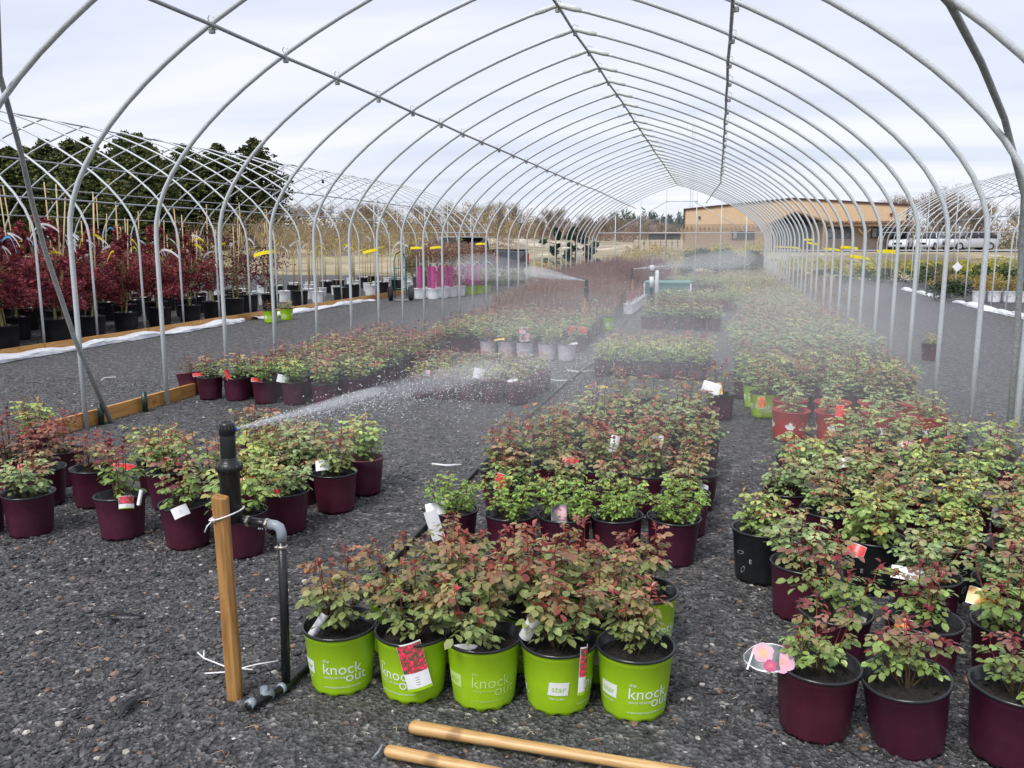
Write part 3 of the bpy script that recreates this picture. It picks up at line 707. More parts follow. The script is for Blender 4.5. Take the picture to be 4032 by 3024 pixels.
def gen_rose(kind, seed, lod=1.0, z0=0.205):
    P = RT[kind]; r = np.random.RandomState(seed)
    canes = []
    nc = max(3, int(P['nc'] * (1 if lod == 1 else .8)))
    for c in range(nc):
        ang = 6.283 * (c + r.rand() * .7) / nc; lean = P['S'] * (0.35 + 0.75 * r.rand())
        H = P['H'] * (0.62 + 0.42 * r.rand() ** 0.8)
        if c == 0: lean *= .3; H = P['H'] * 1.05
        if P['red'] < .61 and c in (1, 4): lean *= .7; H = P['H'] * (1.02 + .10 * r.rand())
        p0 = np.array([0.02 * math.cos(ang), 0.02 * math.sin(ang), z0]); p2 = np.array([lean * math.cos(ang), lean * math.sin(ang), z0 + H])
        p1 = (p0 + p2) / 2 + np.array([math.cos(ang), math.sin(ang), 0]) * lean * 0.22 + np.array([0, 0, -0.02])
        B = lambda t: (1 - t) ** 2 * p0 + 2 * t * (1 - t) * p1 + t * t * p2
        stem = MB()
        pts = [tuple(B(t)) for t in (0, .25, .5, .75, 1)]
        stem.tube(pts, [.0042, .0036, .003, .0024, .0016], 5, False, None)
        stem.usec = True
        cc = []
        for q in stem.v:
            t = (q[2] - z0) / max(H, .01); cc.append(tuple(np.array((.10, .09, .035)) * (1 - t) + np.array((.26, .03, .03)) * t))
        stem.c = cc
        LV = []; LF = []; LC = []
        def put(pts_, f, col):
            o = len(LV); LV.extend(pts_); LF.extend([tuple(i + o for i in q) for q in f]); LC.extend([col] * len(pts_))
        nl = max(3, int(P['nl'] * (1 if lod == 1 else lod)))
        for k in range(nl):
            t = (0.30 if lod == 1 else .22) + (0.70 if lod == 1 else .78) * (k + r.rand()) / nl; p = B(min(t, 1))
            a2 = ang + r.uniform(-2.4, 2.4) if r.rand() < .8 else r.rand() * 6.28
            out_ = np.array([math.cos(a2), math.sin(a2), r.uniform(-.15, .55)])
            out_ /= np.linalg.norm(out_); rl = P['L'] * (1.0 + r.rand() * .8)
            hf = (p[2] - z0) / P['H']; q = np.clip((hf - P['red']) / (1.0 - P['red']) + r.uniform(-.45, .18), 0, 1)
            base = np.array(P['lo']) * (1 - q) + np.array(P['hi']) * q
            if r.rand() < .06 and hf > .4: base = np.array(P['yg']) * .9
            base = base * r.uniform(.75, 1.25)
            side = np.cross(out_, (0, 0, 1.0)); side /= np.linalg.norm(side) + 1e-9
            up = np.array([0, 0, 1.0]) + out_ * r.uniform(-.3, .3) + side * r.uniform(-.5, .5)
            sc = r.uniform(.72, 1.12)
            for (tt, sd_, ll) in ((1, 0, 1.08), (.72, 1, .95), (.72, -1, .95), (.40, 1, .75), (.40, -1, .75)):
                if lod < 1 and tt == .40 and r.rand() > lod: continue
                pp = p + out_ * rl * tt + np.array([0, 0, -0.25 * rl * tt * tt])
                dd = out_ * (1 if sd_ == 0 else .45) + side * sd_ * 1.0 + np.array([0, 0, -.35 + r.uniform(-.25, .15)])
                Ls = P['L'] * ll * sc * r.uniform(.85, 1.1)
                col = tuple(np.clip(base * r.uniform(.85, 1.15) * (1 + r.uniform(-.06, .06, 3)), 0.004, .8))
                if lod < 1:
                    d_ = dd / np.linalg.norm(dd); s_ = np.cross(d_, up); s_ /= np.linalg.norm(s_) + 1e-9
                    Lf = Ls * 1.15
                    put([pp, pp + d_ * Lf * .5 + s_ * Lf * .38, pp + d_ * Lf * .5 - s_ * Lf * .38, pp + d_ * Lf], [(0, 2, 3), (0, 3, 1)], col)
                else:
                    put(*leaflet(pp, dd, up, Ls, Ls * .80, None), col)
        for k in range(int(P['top'] * (1 if lod == 1 else .6))):
            a2 = r.rand() * 6.28; d_ = np.array([math.cos(a2), math.sin(a2), r.uniform(-.5, 1.2)]); pp = p2 + np.array([0, 0, r.uniform(-.03, .012)])
            col = tuple(np.clip(np.array(P['yg']) * r.uniform(.6, 1.3), .004, .8)); Ls = P['L'] * r.uniform(.65, 1.05)
            if lod < 1:
                d_ = d_ / np.linalg.norm(d_); s_ = np.cross(d_, (0.1, 0.2, 1)); s_ /= np.linalg.norm(s_)
                put([pp, pp + d_ * Ls * .5 + s_ * Ls * .25, pp + d_ * Ls * .5 - s_ * Ls * .25, pp + d_ * Ls], [(0, 2, 3), (0, 3, 1)], col)
            else: put(*leaflet(pp, d_, np.array([.1, .2, 1.]), Ls, Ls * .5, None, .5), col)
        canes.append((stem, np.array(LV), LF, np.array(LC)))
    return canes

PLANTS = {}
def plant(kind, var, near):
    key = (kind, var, near)
    if key in PLANTS: return PLANTS[key]
    canes = gen_rose(kind, hash((kind, var)) % 1 + [*RT].index(kind) * 50 + var, 1.0 if near else 0.85)
    if near:
        res = []
        for stem, v, f, c in canes:
            res.append((stem.mesh('cane', cane_m, True), npmesh('leaves', v, f, leaf_m, c, True)))
    else:
        S = MB(); S.usec = True; V = []; F = []; K = []; o = 0
        for stem, v, f, c in canes:
            b = len(S.v); S.v += stem.v; S.f += [tuple(i + b for i in q) for q in stem.f]; S.c += stem.c
            V.append(v); F.append(np.array(f) + o); K.append(c); o += len(v)
        res = [(S.mesh('canes', cane_m, True), npmesh('foliage', np.concatenate(V), np.concatenate(F), leaf_m, np.concatenate(K), True))]
    PLANTS[key] = res; return res

NAMEK = {'bronze': 'red-tipped', 'small_green': 'fine-leaved green', 'yellow_green': 'yellow-green', 'sage': 'pale sage', 'red_top': 'dark-red topped',
         'crimson': 'dark crimson', 'golden': 'golden-leaved', 'mixed': 'bronze-green'}
POTN = {'burgundy': 'burgundy pot', 'red_rim': 'all-burgundy pot', 'lime': 'lime green pot', 'black': 'leaf-print black pot', 'grey': 'mauve-grey pot', 'red': 'maple-leaf red pot', 'white': 'white pot'}
NP = 0
def potted(pk, rk, x, y, where, group, near=False, rot=None, tilt=(0, 0), sc=1.0, psc=1.0, faded=0, face=None):
    """one potted rose: Empty > pot, rim, soil, lettering, canes > leaves"""
    global NP; NP += 1
    yaw = random.random() * 6.28 if rot is None else rot
    root = thing('potted_rose', f'{NAMEK[rk]} rose in {POTN[pk]}, {where}', 'potted rose', (x, y, 0.0), (tilt[0], tilt[1], yaw), group, sc)
    for n_, me in POTS[pk][0]: ob(n_, me, root)
    if pk == 'lime':
        for n_, me in zip(('lettering', 'emblem', 'emblem_lettering'), LL[faded]): ob(n_, me, root)
    elif pk == 'grey': ob('lettering', DRIFT, root)
    elif pk == 'white': ob('lettering', PWL, root)
    elif pk == 'red': ob('emblem', MAPLE, root)
    elif pk == 'black': ob('emblem', LEAFPOT, root)['kind'] = 'stuff'
    var = NP % (4 if near else 5)
    pr = random.random() * 6.28; s = psc * random.triangular(.68, 1.04, .90)
    if near:
        for a, b in plant(rk, var, True):
            c_ = ob('cane', a, root, (0, 0, 0.205 * (1 - s)), (0, 0, pr), scale=s); lv = ob('leaves', b, c_); lv['kind'] = 'stuff'
    else:
        a, b = plant(rk, var, False)[0]
        ob('canes', a, root, (0, 0, 0.205 * (1 - s)), (0, 0, pr), scale=s)
        lv = ob('foliage', b, root, (0, 0, 0.205 * (1 - s)), (0, 0, pr), scale=s); lv['kind'] = 'stuff'
    return root

def face(x, y, off=0.0):
    """yaw that turns the printed side towards the path in front"""
    return math.atan2(y, x) - math.pi / 2 + off
J = lambda a=.02: random.uniform(-a, a)
# --- lime pots at the front
gA = 'lime green pots in the front rows'
FR = [(-1.328, 2.79, .0, 0, .02), (-1.045, 2.80, -.55, 0, 0), (-.775, 2.815, .22, 1, 0), (-.503, 2.85, 1.20, 0, 0), (-.232, 2.87, .42, 0, .01)]
for k, (x, y, off, fd, tl) in enumerate(FR):
    potted('lime', 'bronze', x, y, f'{ORD[k]} from the stake, front lime row', gA, True, rot=face(x, y, off), tilt=(tl, J(.02)), faded=fd, psc=.98)
for k, x in enumerate((-1.20, -.92, -.64, -.36)):
    potted('lime', 'bronze', x, 3.10 + J(.01), f'{ORD[k]} from the stake, second lime row', gA, True, psc=.98)
for k, x in enumerate((-1.05, -.78, -.5, -.24)):
    potted('lime', 'bronze', x, 3.37 + J(.01), f'{ORD[k]} from the stake, third lime row', gA, True, psc=.9)
# --- group by the sprinkler
gL = 'burgundy pots around the front sprinkler'
BL = [('burgundy', 'sage', -4.07, 3.87, 'cut by the photo edge, front left'), ('burgundy', 'sage', -3.80, 3.95, 'front corner pot beside the red rose tag'),
      ('burgundy', 'red_top', -3.25, 4.03, 'front row with a leaning white-edged tag'), ('burgundy', 'red_top', -2.80, 3.99, 'front row just before the wooden stake'),
      ('burgundy', 'yellow_green', -2.44, 3.94, 'directly behind the sprinkler body'), ('burgundy', 'crimson', -4.14, 4.44, 'behind front corner pot, red tag on soil'),
      ('burgundy', 'crimson', -3.82, 4.50, 'second row with sprawling dark leaves'), ('burgundy', 'yellow_green', -3.60, 4.85, 'third row left of the pair with open soil'),
      ('burgundy', 'mixed', -3.32, 4.58, 'second row with its black rim and soil showing'), ('burgundy', 'mixed', -2.96, 4.50, 'second row left of sprinkler head'),
      ('burgundy', 'yellow_green', -2.70, 4.52, 'behind the sprinkler with an orange photo tag'), ('burgundy', 'sage', -2.39, 4.34, 'beside the sprinkler, leaves in a ring'),
      ('burgundy', 'mixed', -2.27, 4.76, 'under the white blank card near the spray'), ('red_rim', 'yellow_green', -2.25, 5.15, 'rearmost right pot under the spray'),
      ('burgundy', 'sage', -2.56, 4.86, 'squeezed behind the white blank card'), ('red_rim', 'mixed', -3.10, 5.27, 'back row behind the sprinkler head'),
      ('red_rim', 'sage', -2.64, 5.12, 'back row in the thin spray'), ('red_rim', 'yellow_green', -4.98, 5.30, 'big bush beside the end of the base board'),
      ('burgundy', 'crimson', -4.58, 4.62, 'reddest bush behind the left edge pots'), ('burgundy', 'crimson', -4.36, 4.86, 'back left under the bright bush'), ('burgundy', 'mixed', -2.85, 5.0, 'back row middle')]
for pk, rk, x, y, wh in BL:
    potted(pk, rk, x, y, wh, gL, True, tilt=(J(.03), J(.03)), psc=1.13 if rk != 'crimson' else 1.25)
# --- left bed along the tunnel side
gB = 'burgundy pots in the left bed'
rowB = [(-5.62, 8.25), (-5.26, 8.05), (-4.95, 8.07), (-4.56, 7.98), (-4.23, 7.99), (-3.86, 7.93)]
for k, (x, y) in enumerate(rowB):
    potted('burgundy' if k else 'red_rim', ['crimson', 'mixed', 'mixed', 'red_top', 'yellow_green', 'mixed'][k], x, y, f'{ORD[k]} from base board, left bed front row', gB, k > 0 and k < 6,
           tilt=(0.0, -.16) if k == 0 else (J(), J()), psc=1.0 if k else .8)
for j in range(12):
    y = 8.33 + .31 * j
    xr = -3.72 - .012 * j; n = 5 if j < 9 else 4
    for c in range(n):
        x = xr - .31 * c + J()
        if x < -5.35: continue
        rk = random.choice(['mixed', 'red_top', 'bronze', 'yellow_green', 'mixed'] if j % 4 < 2 else ['yellow_green', 'crimson', 'bronze', 'mixed'])
        if j > 5: rk = random.choice(['bronze', 'crimson', 'mixed', 'golden' if c < 1 else 'bronze'])
        potted('burgundy', rk, x, y + J(), f'{ORD[c]} from inner lane {ORD[j + 1]} row, left bed', gB, False)
potted('lime', 'bronze', -3.93, 10.62 + .1, 'alone at the left bed corner', gB, False, rot=face(-3.9, 10.6, .5), psc=.9)
# --- misty block
gM = 'burgundy pots in the misty block beside the spray'
for k, (x, y) in enumerate([(-3.07, 8.66), (-2.81, 8.66), (-2.55, 8.64), (-2.26, 8.58), (-1.97, 8.53)]):
    potted('red_rim', 'golden', x, y, f'{ORD[k]} from left, front row of misty block', gM, False, psc=1.0)
for j in range(1, 4):
    for c in range(5):
        potted('red_rim', 'mixed' if j > 1 else 'bronze', -3.12 + .285 * c + .02 * j + J(), 8.62 + .30 * j + J(), f'{ORD[c]} from left, {ORD[j]} row behind misty front', gM, False, psc=.9)
# --- drift pots and the roses behind
gD = 'mauve-grey lettered pots'
for k, (x, y) in enumerate([(-3.25, 12.17), (-2.98, 12.17), (-2.68, 12.08), (-2.33, 11.98), (-2.03, 11.92)]):
    potted('grey', ['crimson', 'golden', 'mixed', 'mixed', 'sage'][k], x, y, f'{ORD[k]} from the left in the lettered grey row', gD, False, rot=face(x, y, .05 if k > 1 else -.5), psc=.85)
gE = 'burgundy pots behind the grey lettered row'
for j in range(11):
    x0 = -4.15 - .0 * j; x1 = -2.05 - .015 * j
    nn = 7
    for c in range(nn):
        x = x0 + (x1 - x0) * c / (nn - 1) + J()
        y = 12.5 + .36 * j + J()
        if j == 0 and c > 5: continue
        rk = ['yellow_green', 'mixed', 'mixed', 'sage', 'yellow_green', 'mixed', 'bronze', 'crimson', 'bronze', 'mixed', 'bronze'][j]
        if random.random() < .25: rk = random.choice(['mixed', 'sage', 'bronze'])
        potted('burgundy', rk, x, y, f'{ORD[c]} from left, {ORD[j]} row behind grey pots', gE, False)
# --- centre front bed
gC = 'burgundy pots in the centre front bed'
C0 = [[(-1.337, 4.22), (-1.005, 4.21), (-.721, 4.26), (-.455, 4.32), (-.173, 4.36)],
      [(-1.13, 4.74), (-.80, 4.73), (-.52, 4.80), (-.12, 4.82)],
      [(-1.28, 5.12), (-.98, 5.30), (-.66, 5.25), (-.36, 5.22), (-.08, 5.30)],
      [(-1.33, 5.62), (-1.03, 5.72), (-.72, 5.64), (-.40, 5.68), (-.09, 5.88)],
      [(-1.18, 6.18), (-.90, 6.12), (-.60, 6.2), (-.34, 6.15), (-.06, 6.3)],
      [(-1.12, 6.62), (-.82, 6.66), (-.54, 6.62), (-.26, 6.72)],
      [(-.98, 7.15), (-.76, 7.2), (-.48, 7.15), (-.22, 7.2), (-.06, 7.42)],
      [(-.80, 7.72), (-.52, 7.70), (-.22, 7.78), (.085, 8.22)]]
CK = ['small_green', 'mixed', 'bronze', 'bronze', 'mixed', 'mixed', 'mixed', 'bronze']
for j, row in enumerate(C0):
    for c, (x, y) in enumerate(row):
        potted('burgundy' if j < 6 else 'red_rim' if c > 3 else 'burgundy', CK[j] if random.random() < .85 or j == 0 else 'sage', x, y, f'{ORD[c]} from left, {ORD[j]} row, centre bed', gC, j < 4, tilt=(J(.03), J(.03)), psc=.96 if j else 1.05)
# --- centre middle bed
gF = 'burgundy pots in the centre middle bed'
for j in range(6):
    for c in range(6):
        x = -1.345 + .237 * c + J(.012) + .01 * j; y = 10.62 + .30 * j + J(.012)
        potted('burgundy', 'yellow_green' if j < 2 else ('sage' if j < 3 else 'mixed'), x, y, f'{ORD[c]} from hose, {ORD[j]} row, middle bed', gF, False, sc=.88, psc=1.15)
gG = 'burgundy pots in the far centre bed'
for j in range(3):
    for c in range(6):
        potted('burgundy', ['mixed', 'mixed', 'bronze'][j], -1.30 + .26 * c + J(), 16.9 + 1.0 * j + J(.1), f'{ORD[c]} from hose, {ORD[j]} row, far centre bed', gG, False, psc=1.2)
# --- long right bed
gR = 'potted roses in the long right bed'
RR = [(2.87, 'red_top', 'burgundy', .385), (3.34, 'red_top', 'burgundy', .50), (3.82, 'sage', 'burgundy', .42), (4.22, 'yellow_green', 'black', .27), (4.66, 'mixed', 'burgundy', .62),
      (5.02, 'sage', 'burgundy', .455), (5.42, 'yellow_green', 'grey', .62), (5.90, 'mixed', 'burgundy', .58), (6.38, 'yellow_green', 'burgundy', .98), (6.85, 'mixed', 'burgundy', 1.12),
      (7.46, 'sage', 'red', .66), (7.95, 'sage', 'red', .70), (8.42, 'bronze', 'burgundy', .50), (8.9, 'bronze', 'burgundy', .45), (9.4, 'yellow_green', 'burgundy', .35),
      (9.9, 'yellow_green', 'burgundy', .42), (10.4, 'mixed', 'burgundy', .40), (10.9, 'bronze', 'burgundy', .40)]
for j, (y, rk, pk, x0) in enumerate(RR):
    xmax = min(2.02, 0.36 * y + .35) if y < 8 else (2.15 if 9 < y < 10.2 else 2.0)
    c = 0; x = x0
    while x <= xmax:
        k2 = rk; p2 = pk
        if c > 0 and 1 < j < 9 and random.random() < .10: x += .2
        if random.random() < .18 and j > 2: k2 = random.choice(['mixed', 'sage', 'yellow_green'])
        if j == 12 and c == 0: p2 = 'lime'
        if j == 13 and c == 0: p2 = 'lime'
        if pk == 'red' and c > 3: p2 = 'burgundy'
        if j == 5 and c == 0: p2 = 'burgundy'
        rot = face(x, y, J(.1)) if p2 in ('lime', 'red', 'black', 'grey') else None
        tl = (J(.03), .14 if (j == 0 and c == 1) else J(.04))
        potted(p2, k2, x, y + J(.02), f'{ORD[c]} from lane, {ORD[j]} row, right bed', gR, j < 7, rot=rot, tilt=tl, psc=.84 if j == 0 else .98)
        x += (.315 if j else .30) if pk != 'red' else .36; c += 1
potted('burgundy', 'golden', 3.05, 13.2, 'standing alone on the right gravel lane', 'single pots outside the beds', False)
potted('lime', 'crimson', -9.15, 16.35, 'nearer one on the left frame film', 'lime pots by the left frame', False, rot=face(-9, 16.4, .4), sc=1.08)
potted('lime', 'golden', -9.15, 17.05, 'farther one on the left frame film', 'lime pots by the left frame', False, rot=face(-9, 17, 2.4), sc=1.05)
potted('lime', 'golden', -2.02, 16.4, 'beside the middle sprinkler, facing the lane', 'lime pots by the middle sprinkler', False, rot=face(-2, 16.5, 1.2), sc=1.08)
potted('lime', 'mixed', -2.36, 16.6, 'behind the middle sprinkler stake', 'lime pots by the middle sprinkler', False, sc=1.05)
print('potted', NP)

# far part of the long right bed and other roses too many and small to part
def merge_far(name, label, spots, seed):
    r = np.random.RandomState(seed); V = []; F = []; K = []; o = 0
    lib = {}
    for (x, y, rk, s) in spots:
        key = (rk, r.randint(3))
        if key not in lib:
            cs = gen_rose(rk, key[1] + 300 + [*RT].index(rk) * 10, 0.5)
            vv = np.concatenate([c[1] for c in cs]); cc = np.concatenate([c[3] for c in cs]); ff = []; b = 0
            for c in cs: ff.append(np.array(c[2]) + b); b += len(c[1])
            lib[key] = (vv, np.concatenate(ff), cc)
        v, f, c = lib[key]; a = r.rand() * 6.28; ca, sa = math.cos(a), math.sin(a)
        q = v.copy(); q[:, 2] = .205 + (q[:, 2] - .205) * s; X_ = (q[:, 0] * ca - q[:, 1] * sa) * s * 1.1 + x; Y_ = (q[:, 0] * sa + q[:, 1] * ca) * s * 1.1 + y
        V.append(np.stack([X_, Y_, q[:, 2]], 1)); F.append(f + o); K.append(c * r.uniform(.8, 1.2)); o += len(v)
    ob(name, npmesh(name, np.concatenate(V), np.concatenate(F), leaf_m, np.concatenate(K)), kind='stuff', label=label)
    mb = MB()
    for (x, y, rk, s) in spots:
        mb.lathe([(.112, .0), (.138, .24), (.13, .22)], 8, (x, y, 0))
    ob(name + '_pots', mb.mesh(name + '_pots', burg, True), kind='stuff', label='burgundy pots under the far roses, too small to tell apart')
sp = []
y = 11.4
while y < 39.3:
    x = .42 + (.25 if 15 < y < 22 else 0) ; rk = random.choice(['mixed', 'crimson', 'bronze', 'mixed'] if 14 < y < 18 else ['mixed', 'sage', 'yellow_green', 'mixed', 'bronze'])
    while x < 1.98:
        sp.append((x + J(.03), y + J(.05), rk if random.random() < .7 else 'mixed', 1.15)); x += .31
    y += .42
for y in (21.5, 22, 22.5, 23, 30, 30.6, 31.2, 33, 34):
    for c in range(6): sp.append((-1.25 + .28 * c, y + J(.08), random.choice(['sage', 'mixed', 'yellow_green']), 1.1))
merge_far('far_roses', 'mass of far potted roses running to the end of the tunnel', sp, 4)

# ------------------------------------------------------------------ plant tags
def tag(x, y, z, style, lab, w_=.06, h_=.10, tilt=.5, yaw=None, roll=0.0, curl=.012):
    fy = (math.atan2(-y, -x) + math.pi / 2) if yaw is None else yaw
    root = thing('plant_tag', lab, 'plant tag', (x, y, z), (-tilt, roll, fy + J(.3) if yaw is None else fy), 'plant tags in the pots')
    oval = style == 'pink_roses' and w_ > .15
    def plate(zz0, zz1, off, m, nm, ww=w_):
        mb = MB(); vs = []; fs = []; n = 12 if oval else 6
        for side in (0, 1):
            for i in range(n + 1):
                for zz in (zz0, zz1):
                    u = i / n - .5; zq = h_ / 2 + (zz - h_ / 2) * (1 - .8 * abs(2 * u) ** 2.6) if oval else zz; vs.append((u * ww, -off + side * .0006 + curl * (2 * u) ** 2, zq))
        s2 = (n + 1) * 2
        for i in range(n):
            fs.append((2 * i, 2 * i + 2, 2 * i + 3, 2 * i + 1)); fs.append((s2 + 2 * i, s2 + 2 * i + 1, s2 + 2 * i + 3, s2 + 2 * i + 2))
        mb.add(vs, fs); return ob(nm, mb.mesh(nm, m, True), root)
    plate(0, h_, 0, card_m, 'card')
    if style != 'white': plate(h_ * (.38 if style == 'red_roses' else .06), h_ * .97, .0012, flower[style] if not oval else MATS['tag_dark_print'], 'picture', w_ * .985)
    if style == 'red_roses':
        plate(0.0, h_ * .06, .0012, lime, 'print_band', w_ * .98)
        for q in range(4): plate(h_ * (.12 + .05 * q), h_ * (.13 + .05 * q), .0012, inkg, 'print_line', w_ * .5)
    elif style == 'white':
        for q in range(4): plate(h_ * (.3 + .1 * q), h_ * (.31 + .1 * q), .0012, inkg, 'print_line', w_ * .55)
    if style == 'pink_roses' and w_ > .1:
        for (cx_, cz_, R0, base, mid) in ((.38, .66, .036, (.80, .52, .66), (.90, .55, .32)), (.80, .38, .040, (.82, .50, .66), (.88, .45, .40)), (.52, .22, .022, (.62, .10, .22), (.75, .20, .25)), (.90, .85, .020, (.60, .16, .24), (.7, .2, .25))):
            mb = MB(); mb.usec = True
            for ring, (rf_, n_) in enumerate(((1, 5), (.74, 5), (.5, 4), (.28, 3))):
                for q in range(n_):
                    a0 = 6.283 * (q + .5 * (ring % 2)) / n_ + cx_; c0 = (R0 * rf_ * .45 * math.cos(a0), R0 * rf_ * .45 * math.sin(a0)); f_ = ring / 3
                    col = tuple((base[i] * (1 - f_) + mid[i] * f_) * (1 - .10 * (q % 2)) for i in range(3))
                    vs_ = [(c0[0] + R0 * rf_ * .58 * math.cos(6.283 * t_ / 9), -(ring * .0002 + q * .00003), c0[1] + R0 * rf_ * .52 * math.sin(6.283 * t_ / 9)) for t_ in range(9)]
                    mb.add(vs_, [tuple(range(9))], col)
            ob('printed_rose', mb.mesh('printed_rose', tree_leaf), root, ((cx_ - .5) * w_ * .9, -.003 + curl * (2 * (cx_ - .5)) ** 2, h_ * cz_))
        mb = MB(); mb.box((-.36 * w_, .0, h_ * .45), (.006, .001, h_ * .8), (0, .35, 0)); ob('print_band', mb.mesh('print_band', card_m), root, (0, -.003 + curl * .5, 0))
    return root
mat('tag_dark_print', (.10, .115, .12), .25, var=.4, vscale=40)  # dark printed background of the oval rose tag
T = [(-1.40, 2.69, .215, 'white', 'white strap tag standing in the lime pot nearest the stake', .035, .11, -.3),
     (-.965, 2.655, .085, 'red_roses', 'large card of red roses hanging on the second lime pot', .088, .175, .12),
     (-.80, 2.73, .20, 'white', 'curled white tag lying on the soil of the middle lime pot', .11, .05, 1.1),
     (-.625, 2.80, .245, 'white', 'white tag wedged between the third and fourth lime pots', .045, .12, -.3),
     (-.39, 2.72, .11, 'red_roses', 'edge-on rose card hanging between the last two lime pots', .05, .17, .0),
     (-1.17, 3.50, .33, 'white', 'white card behind the lime row roses', .06, .14, .1),
     (.225, 2.78, .235, 'pink_roses', 'large pink rose picture tag leaning out of the front right pot', .165, .095, .6),
     (.55, 3.26, .235, 'white', 'narrow white tag on the black rim behind the pink picture tag', .10, .03, .7),
     (.72, 3.22, .23, 'orange_rose', 'small orange tag under the red-topped rose', .06, .05, .4),
     (.84, 3.70, .25, 'white', 'white barcode tag bent over the pot in the third right row', .14, .055, .6),
     (.65, 3.92, .26, 'scarlet_rose', 'red and white tag peeping out behind the third right row', .08, .06, .6),
     (1.05, 3.42, .27, 'yellow_rose', 'yellow and red rose tag sloping at the photo edge', .13, .07, .6),
     (.57, 5.86, .27, 'scarlet_rose', 'red rose tag in the left pot of the right bed', .09, .06, .6),
     (.82, 5.40, .30, 'white', 'crumpled white tag over the grey pots', .12, .06, .6),
     (1.0, 7.1, .28, 'scarlet_rose', 'red oval tag beside the red maple leaf pots', .06, .10, .2),
     (1.28, 5.98, .30, 'pink_roses', 'pale pink tag on dark soil in the right bed', .12, .06, .7),
     (1.75, 5.0, .30, 'white', 'white card behind the near right post', .12, .05, .6),
     (.47, 8.16, .13, 'orange_rose', 'orange picture tag on the lime pot of the right bed', .08, .11, .05),
     (-2.29, 4.64, .285, 'white', 'blank white card tilted above the pot right of the sprinkler', .085, .065, .5),
     (-2.71, 3.83, .22, 'white', 'bent white card poking past the wooden stake', .085, .06, .5),
     (-3.03, 3.9, .235, 'white', 'thin white strap upright in the soil before the stake', .022, .085, .1),
     (-4.17, 4.36, .25, 'scarlet_rose', 'coral red tag on the second pot from the photo edge', .13, .05, .8),
     (-3.93, 3.86, .25, 'scarlet_rose', 'red rose tag over the front corner pot', .07, .09, .2),
     (-3.55, 4.44, .26, 'scarlet_rose', 'coral tag half hidden behind the front row roses', .14, .05, .8),
     (-2.66, 4.42, .235, 'orange_rose', 'orange and white tag behind the sprinkler', .09, .06, .8),
     (-3.09, 3.88, .22, 'red_roses', 'red flower tag in the soil of the pot before the stake', .08, .07, .4),
     (-2.40, 4.28, .225, 'scarlet_rose', 'small red label in the soil right of the sprinkler', .05, .04, .4),
     (-5.32, 7.95, .26, 'scarlet_rose', 'salmon tag on the second pot of the left bed', .12, .05, .9),
     (-4.95, 7.93, .24, 'scarlet_rose', 'red tag upright in the third pot of the left bed', .05, .11, .1),
     (-4.58, 7.85, .24, 'scarlet_rose', 'red tag in the fourth pot of the left bed', .12, .05, .6),
     (-4.30, 7.86, .24, 'white', 'white card with black bar in the fifth pot of the left bed', .12, .08, .2),
     (-3.80, 9.12, .25, 'scarlet_rose', 'scarlet tag near the corner of the left bed', .14, .05, .7),
     (-2.38, 8.48, .26, 'white', 'round white tag on the misty block', .12, .11, .3),
     (-2.98, 8.55, .26, 'pink_roses', 'pink tag at the left of the misty block', .07, .06, .3),
     (-2.0, 8.42, .25, 'white', 'white tag at the right of the misty block', .11, .04, .8),
     (-2.63, 11.9, .27, 'pink_roses', 'green and pink card above the grey lettered pots', .14, .20, .1),
     (-3.05, 12.0, .26, 'yellow_rose', 'yellow tag bent over the first grey lettered pots', .16, .04, .9),
     (-1.93, 11.82, .24, 'white', 'white strap sticking out of the last grey pot', .16, .035, .8),
     (-2.12, 12.9, .28, 'scarlet_rose', 'left of two red cards behind the grey lettered pots', .12, .13, .1),
     (-1.96, 12.9, .28, 'scarlet_rose', 'right of two red cards behind the grey lettered pots', .14, .12, .1),
     (-1.39, 4.12, .235, 'white', 'big blank tag in the left pot of the centre front row', .105, .07, .6),
     (-.74, 4.15, .235, 'pink_roses', 'pink flower tag in the middle pot of the centre front row', .08, .09, .3),
     (-1.16, 4.52, .27, 'scarlet_rose', 'red blossom tag behind the centre front row', .06, .10, .1),
     (-.82, 5.0, .32, 'scarlet_rose', 'coral card among the centre bed roses', .10, .055, .5),
     (-.06, 4.86, .27, 'white', 'curved white strap hanging over the lane from the centre bed', .13, .03, .9),
     (-.62, 5.5, .28, 'white', 'crumpled white tag in the middle of the centre bed', .06, .12, .3),
     (-.35, 5.62, .30, 'white', 'square white tag on the right of the centre bed', .08, .09, .3),
     (-.02, 7.75, .33, 'white', 'crinkled white tag at the back of the centre bed', .16, .10, .4),
     (.06, 8.05, .26, 'yellow_rose', 'orange-yellow tag in the last pot of the centre bed', .09, .11, .2),
     (-.98, 7.75, .33, 'yellow_rose', 'small yellow tag at the back left of the centre bed', .09, .03, .7)]
for k, t in enumerate(T):
    yaw = None
    if k == 1: yaw = -.35 + math.pi * 0 + .68
    if k == 4: yaw = 1.25
    rl = {1: -.25, 6: -.1, 0: .5, 3: .45}.get(k, J(.3))
    if k == 1: yaw = 0.33
    if k == 6: yaw = -.05
    tag(*t, yaw=yaw, roll=rl)

